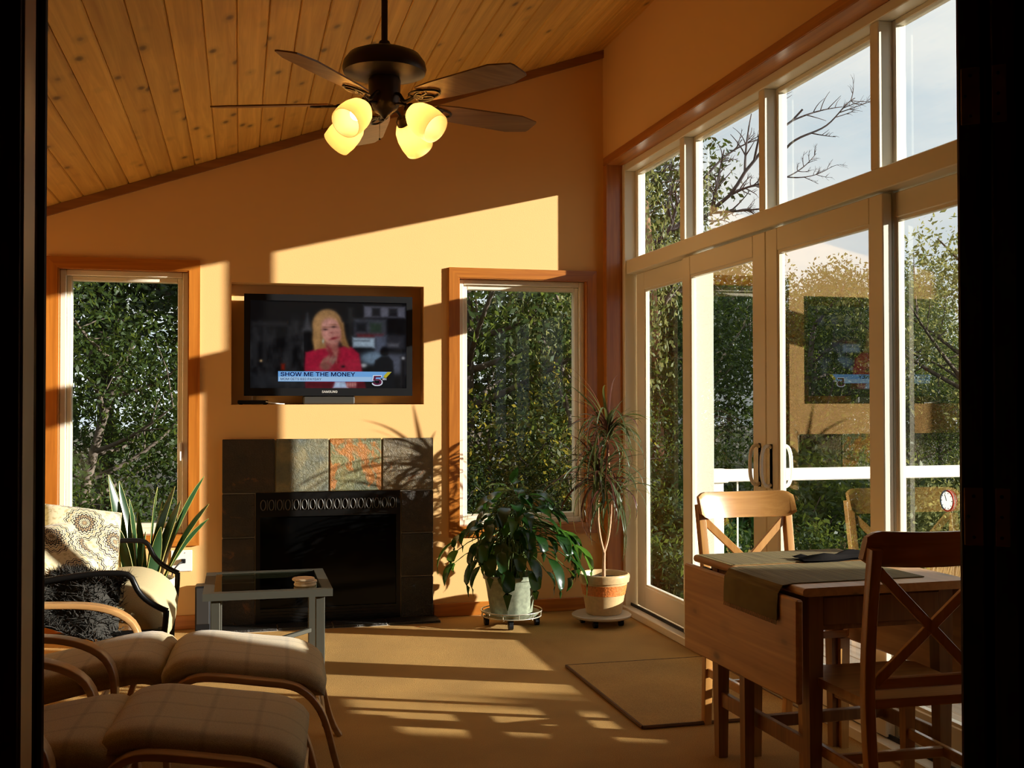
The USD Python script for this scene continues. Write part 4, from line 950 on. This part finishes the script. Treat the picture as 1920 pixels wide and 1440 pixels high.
def dining_chair(label, loc, rz):
    """Front of the chair is -y; X-backed, with a curved top rail."""
    t = thing('dining_chair', label, 'chair', loc, rz, 'cross-backed dining chairs')
    w = .195
    for s in (-1, 1):
        p = smooth_path([(s * .185, .22, 0), (s * .19, .20, .25), (s * .193, .19, .45), (s * .195, .20, .62), (s * .198, .225, .78), (s * .20, .245, .90)], 22)
        obj('rear_leg', tube(p, 1.0, sect=rect_sect(.034, .034), up=(0, 1, 0)), 'chair_wood_z', t, 50)
        obj('leg', T(trimesh.convex.convex_hull(np.array([(s * .185 + a * q, -.20 + b * q, z) for q, z in ((.015, 0), (.02, .42)) for a in (-1, 1) for b in (-1, 1)]))), 'chair_wood_z', t)
        obj('side_stretcher', box(s * .186 - .010, s * .186 + .010, -.19, .20, .20, .235, .003), 'chair_wood', t)
        a, b = np.array([s * -.185, .235, .835]), np.array([s * .17, .193, .50])
        obj('cross_brace', tube(smooth_path([a, (a + b) / 2 + [0, .012, 0], b], 9), 1.0, sect=rect_sect(.014, .030), up=(0, 1, 0)) if False else tube([a, b], 1.0, sect=rect_sect(.030, .014), up=(0, 1, 0)), 'chair_wood_z', t)
    obj('front_stretcher', box(-.18, .18, -.01, .012, .20, .232, .003), 'chair_wood', t)
    n = 24; xs = np.linspace(-.218, .218, n); v = []
    prof = [(-.5, -.35), (-.46, -.5), (.46, -.5), (.5, -.35), (.5, .30), (.36, .5), (-.36, .5), (-.5, .30)]
    for x in xs:
        u_ = x / .218; yc = .262 - .050 * u_ ** 2 - .0; hh = .105 * (1 - .22 * max(0, abs(u_) - .88) / .12 * 1.6); zc = .895 + .004 * u_ ** 2
        for a, b in prof: v.append((x, yc + a * .026 + (b * .105) * .28, zc + b * hh))
    k = len(prof); f = []
    for i in range(n - 1):
        for j in range(k):
            p, q = i * k + j, i * k + (j + 1) % k; f += [[p, q, q + k], [p, q + k, p + k]]
    v = np.array(v); c0 = v[:k].mean(0); c1 = v[-k:].mean(0); v = np.vstack([v, c0, c1]); N = n * k
    for j in range(k): f.append([N, (j + 1) % k, j]); f.append([N + 1, N - k + j, N - k + (j + 1) % k])
    obj('top_rail', trimesh.Trimesh(v, f, process=False), 'chair_wood', t, 50)
    obj('lower_rail', box(-.19, .19, .182, .20, .478, .515, .004), 'chair_wood', t)
    sp = prism([(-.20, .20), (-.215, -.20), (-.19, -.225), (.19, -.225), (.215, -.20), (.20, .20)], 'z', .425, .452)
    obj('seat', sp, 'chair_wood', t)
    return t
dining_chair('sunlit brown cross-backed dining chair at the far end of the table', (2.06, 3.985, 0), .03)
dining_chair('dark silhouetted cross-backed dining chair at the near end of the table', (1.985, 3.06, 0), PI - .02)

# rug
rg = np.random.default_rng(3)
m = box(1.585, 2.325, 4.19, 5.255, .0005, .014, .006); m = m.subdivide().subdivide().subdivide()
t = thing('rug', 'tan carpet mat lying on the floor inside the sliding doors', 'rug'); obj('pile', m, 'carpet', t)
e = np.array([(1.585, 4.19, .008), (2.325, 4.19, .008), (2.325, 5.255, .008), (1.585, 5.255, .008), (1.585, 4.19, .008)])
plain('rug_edge', (.16, .085, .035), .95, .5, 200)
obj('binding', tube(e, .008, 6), 'rug_edge', t)

# ------------------------------------------------------------------ outdoors
GZ = -.75
o = obj('ground', trimesh.creation.box([120, 120, .3], transform=trimesh.transformations.translation_matrix([10, 30, GZ - .15])), 'forest_ground', None, kind='structure')
# deck and railing
t = thing('deck', 'weathered board deck outside the sliding doors', 'deck')
for k in range(27):
    xx = 2.56 + .146 * k; obj('board', box(xx, xx + .14, 1.2, 6.86, -.11, -.082, .004), 'deck_wood', t)
obj('joist', cat_(*[box(2.56, 6.5, y, y + .04, -.27, -.11) for y in (1.3, 2.6, 3.9, 5.2, 6.8)]), 'deck_wood', t)
for xx in (2.7, 6.4):
    for y in (1.3, 6.75): obj('support_post', box(xx - .045, xx + .045, y - .045, y + .045, GZ, -.26), 'deck_wood', t)
t = thing('deck_railing', 'white deck railing with a flat top rail seen through the sliding doors', 'railing')
obj('top_rail', box(3.06, 6.5, 6.76, 6.85, .79, .872, .006), 'rail_white', t)
obj('collar', box(3.055, 3.17, 6.752, 6.858, .785, .876, .004), 'rail_white', t)
obj('post', box(3.07, 3.145, 6.77, 6.845, -.082, .80, .004), 'rail_white', t)
obj('post', box(4.44, 4.53, 6.77, 6.845, -.082, .80, .004), 'deck_wood', t, label='weathered wooden post')
obj('post', box(6.40, 6.475, 6.77, 6.845, -.082, .80, .004), 'rail_white', t)
for xx in (3.26,): obj('baluster', box(xx - .004, xx + .004, 6.80, 6.812, -.082, .80), 'rail_white', t)

# trees
def leaf_cloud(rg, centres, radii, n, size, flat=1.0):
    c = np.array(centres); r = np.array(radii); w = r ** 2 / (r ** 2).sum(); i = rg.choice(len(c), n, p=w)
    d = rg.normal(0, 1, (n, 3)); d /= np.linalg.norm(d, axis=1, keepdims=True); p = c[i] + d * (r[i] * rg.uniform(.35, 1.0, n) ** .6)[:, None] * [1, 1, flat]
    a = rg.normal(0, 1, (n, 3)); a /= np.linalg.norm(a, axis=1, keepdims=True); b = np.cross(a, rg.normal(0, 1, (n, 3))); b /= np.linalg.norm(b, axis=1, keepdims=True)
    s = (size * rg.uniform(.6, 1.3, n))[:, None]
    v = np.stack([p - a * s, p + b * s * .45, p + a * s, p - b * s * .45], 1).reshape(-1, 3); q = np.arange(n)[:, None] * 4
    return trimesh.Trimesh(v, np.vstack([np.hstack([q, q + 1, q + 2]), np.hstack([q, q + 2, q + 3])]), process=False)
def grow(rg, h, spread, nb, r0, bend=.3, twigs=3, up0=.35):
    trunk = smooth_path([(0, 0, 0), (rg.normal(0, bend * .3), rg.normal(0, bend * .3), h * .4), (rg.normal(0, bend), rg.normal(0, bend), h * .9)], 12)
    ms = [tube(trunk, np.linspace(r0, r0 * .3, 12), 7)]; tips = [trunk[-1]]
    for k in range(nb):
        i = rg.integers(4, 11); b = trunk[i]; az = 2.4 * k + rg.normal(0, .3); L = spread * rg.uniform(.6, 1.1) * (1.1 - i / 16)
        e = b + np.array([math.cos(az) * L, math.sin(az) * L, L * rg.uniform(up0, up0 + .6)]); mid = (b + e) / 2 + np.array([0, 0, -.08 * L]) + rg.normal(0, .06 * L, 3)
        p = smooth_path([b, mid, e], 8); ms.append(tube(p, np.linspace(r0 * .38, r0 * .10, 8), 5)); tips += [p[5], e]
        for q in range(twigs):
            s = p[rg.integers(3, 8)]; e2 = s + rg.normal(0, 1, 3) * L * .28 + np.array([0, 0, L * .15]); ms.append(tube([s, (s + e2) / 2 + rg.normal(0, .03, 3), e2], [r0 * .12, r0 * .08, r0 * .03], 4)); tips.append(e2)
    return cat_(*ms), tips
def tree(name, seed, leafmat, h, spread, nb, n, size, rad, label, loc, group, low=False, bark='bark', r0=.11):
    rg = np.random.default_rng(seed); wood_, tips = grow(rg, h, spread, nb, r0)
    t = thing(name, label, 'tree', loc, 0, group)
    obj('trunk', wood_, bark, t, True)
    tips = [p for p in tips]; 
    if low: tips += [np.array([rg.normal(0, spread * .45), rg.normal(0, spread * .45), rg.uniform(.2, h * .5)]) for _ in range(14)]
    obj('foliage', leaf_cloud(rg, tips, rg.uniform(rad * .6, rad * 1.25, len(tips)), n, size), leafmat, t, kind='stuff')
    return t
lab_d = 'dark leafy tree in the woods outside the back windows'; lab_b = 'distant autumn-green tree beyond the deck railing'
tA = tree('forest_tree', 1, 'tree_dark', 4.6, 1.9, 13, 15000, .046, .62, lab_d, (-2.6, 10.6, GZ), 'woods outside the back windows', True)
tB = tree('leafy_tree', 2, 'tree_green', 4.8, 2.0, 14, 14000, .045, .60, lab_d, (2.3, 11.3, GZ), 'woods outside the back windows', True)
tC = tree('yellow_tree', 3, 'tree_yellow', 2.4, .8, 9, 3600, .036, .36, 'yellow-leaved sapling in the sunlight outside the right back window', (2.95, 10.4, GZ), 'yellow saplings', True, r0=.06)
tD = tree('pale_tree', 4, 'tree_pale', 5.2, 2.1, 13, 9000, .046, .56, 'pale thin-leaved tree standing beyond the deck on the far right', (11.2, 14.8, GZ), 'pale trees', False)
tE = tree('dark_trunk_tree', 6, 'tree_dark', 6.0, 2.4, 12, 14000, .048, .62, lab_d, (-.4, 12.6, GZ), 'woods outside the back windows', False, r0=.14)
KIND = {str(tA.GetPath()): 'dark bushy tree', str(tB.GetPath()): 'mid-green leafy tree', str(tE.GetPath()): 'tall dark-trunked tree'}
rg = np.random.default_rng(77)
for (x, y, s, p) in [(-4.8, 11.5, 1.1, tA), (-1.3, 9.6, .62, tB), (-3.6, 13.5, 1.25, tE), (.6, 10.5, .8, tA), (1.1, 14, 1.2, tB), (-1.8, 15, 1.3, tA), (3.4, 13.0, .8, tA), (4.6, 13.2, .75, tB), (-2.4, 8.9, .45, tA), (5.0, 15.5, 1.2, tE), (3.3, 10.2, .5, tB), (1.7, 9.7, .42, tA),  (-3.9, 9.9, .7, tB)]:
    dup(p, (x, y, GZ), rg.uniform(0, 6.3), KIND[str(p.GetPath())] + ' in the woods behind the ' + ('left back window' if x < -1.1 else 'right back window' if x < 3.2 else 'first sliding door'), 'woods behind the ' + ('left back window' if x < -1.1 else 'right back window' if x < 3.2 else 'first sliding door'), (s, s, s * rg.uniform(.9, 1.1)))
dup(tC, (2.25, 10.1, GZ), 2.1, 'low yellow bush showing at the middle of the right back window', None, (.9, .9, .8))
dup(tD, (3.45, 10.7, GZ), 1.0, 'yellow-green sunlit tree behind the first transom window', 'yellow-green trees', (.5, .5, .97))
# row beyond the deck
for (x, y, s, p) in [(7.2, 17.5, .95, tB), (9.2, 16.6, .86, tB), (10.6, 18.4, .95, tA), (9.4, 20, 1.0, tA), (11.5, 23, 1.05, tB), (8.0, 22, 1.15, tE), (13.8, 24, 1.1, tA), (16.5, 26, 1.1, tB), (6.4, 15.3, .75, tA), (9.6, 16.6, .66, tB), (19.5, 27, 1.2, tB), (14.2, 20.0, .62, tB), (17.0, 22.5, .75, tA), (12.4, 18.2, .5, tA), (6.0, 20, 1.0, tB)]:
    dup(p, (x, y, GZ), rg.uniform(0, 6.3), KIND[str(p.GetPath())] + ' in the distant row beyond the deck railing', 'tree line beyond the deck railing', (s, s, s))
dup(tE, (14.6, -5.9, GZ), .7, 'tallest dark-trunked tree south of the deck', 'trees south of the deck', (1.6, 1.6, 2.9))
# trees south of the deck: the low sun comes through the gap beside them
for (x, y, s, p) in [(12.6, -5.0, 1.15, tA), (8.8, -2.9, .95, tA), (9.9, -3.3, 1.0, tA)]:
    dup(p, (x, y, GZ), rg.uniform(0, 6.3), 'tree south of the deck that throws shade into the room', 'trees south of the deck', (s, s, s))
for (x, y, s, p) in [(10.8, 8.6, .9, tA), (12.5, 10.2, 1.1, tE)]:
    dup(p, (x, y, GZ), rg.uniform(0, 6.3), 'tree right of the deck shading the woods', 'trees right of the deck', (s, s, s))
dup(tD, (14.6, 17.3, GZ), 1.7, 'second pale thin-leaved tree right of the first, partly behind the dark door', None, (.8, .8, .8))

# bare-branched tree above the doors
def bare_tree():
    rg = np.random.default_rng(11)
    t = thing('bare_tree', 'bare-branched tree with an orange-lit limb crossing the transom windows', 'tree', (0, 0, 0))
    return t, rg
BT = {'trunk': [(5.065, 12.8, -0.75), (5.001, 12.75, 1.683), (4.904, 12.6, 2.596), (4.826, 12.5, 3.171), (4.849, 12.7, 3.795)], 'limbs': [([(4.826, 12.5, 3.171), (4.932, 12.4, 3.297), (5.002, 12.3, 3.382), (5.051, 12.2, 3.605), (5.078, 12.1, 3.71), (5.199, 12.0, 3.907)], 0.05), ([(5.002, 12.3, 3.382), (5.147, 12.4, 3.454), (5.386, 12.6, 3.568), (5.549, 12.5, 3.597), (5.643, 12.3, 3.718), (5.746, 12.1, 3.849), (5.853, 12.0, 4.066), (5.992, 11.9, 4.263), (6.151, 11.8, 4.503), (6.333, 11.8, 4.642), (6.468, 11.7, 4.797)], 0.055), ([(5.746, 12.1, 3.849), (6.034, 12.3, 3.958), (6.263, 12.4, 4.021)], 0.03), ([(5.729, 12.9, 4.175), (5.838, 12.8, 4.317), (6.067, 12.8, 4.512), (6.307, 12.7, 4.639), (6.381, 12.7, 4.664)], 0.028), ([(6.356, 11.9, 4.372), (6.486, 11.8, 4.485), (6.783, 11.7, 4.625), (6.959, 11.6, 4.833), (7.101, 11.6, 4.945)], 0.024), ([(6.468, 12.1, 4.071), (6.648, 12.1, 4.171), (6.867, 12.1, 4.38)], 0.016), ([(6.468, 12.1, 4.071), (6.7, 12.0, 4.068), (6.917, 12.0, 4.144), (7.026, 12.0, 4.209)], 0.014), ([(4.946, 13.1, 4.416), (5.126, 13.1, 4.275), (5.304, 13.0, 4.29), (5.451, 13.0, 4.366)], 0.02), ([(5.563, 12.5, 3.591), (5.816, 12.6, 3.604), (6.045, 12.7, 3.724), (6.376, 12.7, 3.765)], 0.02)]}
t, rg = bare_tree()
obj('trunk', tube(smooth_path(BT['trunk'], 20), np.linspace(.12, .05, 20), 9), 'bark_warm', t, True)
def twiggy(p, r0, depth, rg):
    out = [tube(p, np.linspace(r0, r0 * .35, len(p)), 6 if depth else 4)]
    L = np.linalg.norm(p[-1] - p[0])
    if depth > 0:
        for q in range(8 if depth == 2 else 5):
            i = rg.integers(len(p) // 4, len(p) - 1); d = p[min(i + 1, len(p) - 1)] - p[i - 1]; d /= np.linalg.norm(d)
            n = rg.normal(0, 1, 3) * np.array([1, .6, 1]); n -= d * (n @ d); n /= np.linalg.norm(n); d2 = d * .75 + n * .65 + np.array([0, 0, .18]); d2 /= np.linalg.norm(d2)
            l2 = L * rg.uniform(.22, .42); e = p[i] + d2 * l2; mid = p[i] + d2 * l2 * .5 + rg.normal(0, .05 * l2, 3)
            out += twiggy(smooth_path([p[i], mid, e], 8), r0 * (.35 + .3 * (1 - i / len(p))), depth - 1, rg)
    return out
for k, (pts, r0) in enumerate(BT['limbs']):
    obj('limb', cat_(*twiggy(smooth_path(pts, 16), r0 * .62, 2, rg)), 'twig', t, True)

# low shrubs and dry grass by the deck
rg = np.random.default_rng(41)
def shrub(seed, m, n, label, loc, group):
    r2 = np.random.default_rng(seed); t = thing('shrub', label, 'shrub', loc, 0, group)
    cs = [np.array([r2.normal(0, .45), r2.normal(0, .45), r2.uniform(.25, .95)]) for _ in range(16)]
    obj('stem', cat_(*[tube([(0, 0, 0), tuple(np.array(c_) * [.5, .5, .55]), tuple(c_)], [.014, .010, .005], 5) for c_ in cs]), 'bark', t, True)
    obj('foliage', leaf_cloud(r2, cs, r2.uniform(.22, .40, 16), n, .042), m, t, kind='stuff'); return t
s1 = shrub(1, 'tree_green', 4200, 'green shrub growing beyond the deck railing', (4.3, 9.6, GZ), 'shrubs beyond the deck railing')
s2 = shrub(2, 'tree_pale', 3600, 'sunlit yellow-green shrub behind the far right of the deck railing', (8.2, 11.4, GZ), 'sunlit shrubs')
for (x, y, s, p) in [(3.3, 8.6, .9, s1), (5.3, 10.2, 1.15, s1), (4.1, 8.3, .7, s1), (6.2, 11.0, 1.2, s1), (3.9, 10.6, 1.25, s1), (6.9, 12.8, 1.3, s1), (5.4, 12.2, 1.3, s1), (2.9, 9.0, .8, s1), (3.5, 7.7, .6, s1), (5.0, 8.9, .8, s1)]:
    dup(p, (x, y, GZ), rg.uniform(0, 6.3), None, 'shrubs beyond the deck railing', (s, s, s))
for (x, y, s) in [(9.3, 12.4, 1.25), (7.4, 10.9, .9), (10.6, 13.6, 1.3)]:
    dup(s2, (x, y, GZ), rg.uniform(0, 6.3), None, 'sunlit shrubs', (s, s, s))
def hedge_bush():
    r2 = np.random.default_rng(8); t = thing('hedge_bush', 'bush of the clipped hedge south of the deck', 'shrub', (8.5, 2.72, GZ), 0, 'clipped hedge south of the deck')
    cs = [np.array([r2.uniform(-.45, .45), r2.uniform(-.32, .32), r2.uniform(.08, .90)]) for _ in range(60)]
    obj('stem', cat_(*[tube([(0, 0, 0), tuple(np.array(c_) * [.5, .5, .55]), tuple(c_)], [.016, .010, .005], 5) for c_ in cs[:14]]), 'bark', t, True)
    obj('foliage', leaf_cloud(r2, cs, r2.uniform(.14, .19, 60), 15000, .05), 'tree_green', t, kind='stuff'); return t
hb = hedge_bush()
for k in range(7):
    y = 2.25 - .45 * k; top = 1.87 - .29 * (y - 1.0) if y > .75 else 2.15 if y > .4 else 3.1
    dup(hb, (8.5 + .1 * (k % 2), y, GZ), PI * (k % 2), None, None, (1, 1, (top + .75) / 1.02))
n = 26000
px = rg.uniform(3.0, 14, n); py = rg.uniform(6.95, 14.5, n); ok = (py > px * .75); px, py = px[ok], py[ok]; n = len(px)
h = rg.uniform(.45, 1.05, n) * np.clip(.6 + .25 * meshkit.noise(np.c_[px, py, 0 * px]), .5, 1.1); a = rg.uniform(0, 2 * PI, n); le = rg.normal(.16, .10, n)
b0 = np.c_[px, py, np.full(n, GZ)]; dx = np.c_[np.cos(a), np.sin(a), 0 * a] * .0065; ln_ = np.c_[np.abs(le) * 1.0, le * .3, 0 * le]
p1 = b0 + np.c_[0 * h, 0 * h, h * .55] + ln_ * (h * .3)[:, None]; p2 = b0 + np.c_[0 * h, 0 * h, h] + ln_ * (h * 1.1)[:, None]
v = np.stack([b0 - dx, b0 + dx, p1 + dx * .7, p1 - dx * .7, p2], 1).reshape(-1, 3); q = np.arange(n)[:, None] * 5
o = obj('tall_grass', trimesh.Trimesh(v, np.vstack([np.hstack([q, q + 1, q + 2]), np.hstack([q, q + 2, q + 3]), np.hstack([q + 3, q + 2, q + 4])]), process=False), 'meadow_blade', None, kind='stuff')
tag(o, 'tall dry brown grass growing beyond the deck railing', 'grass', None, 'stuff')
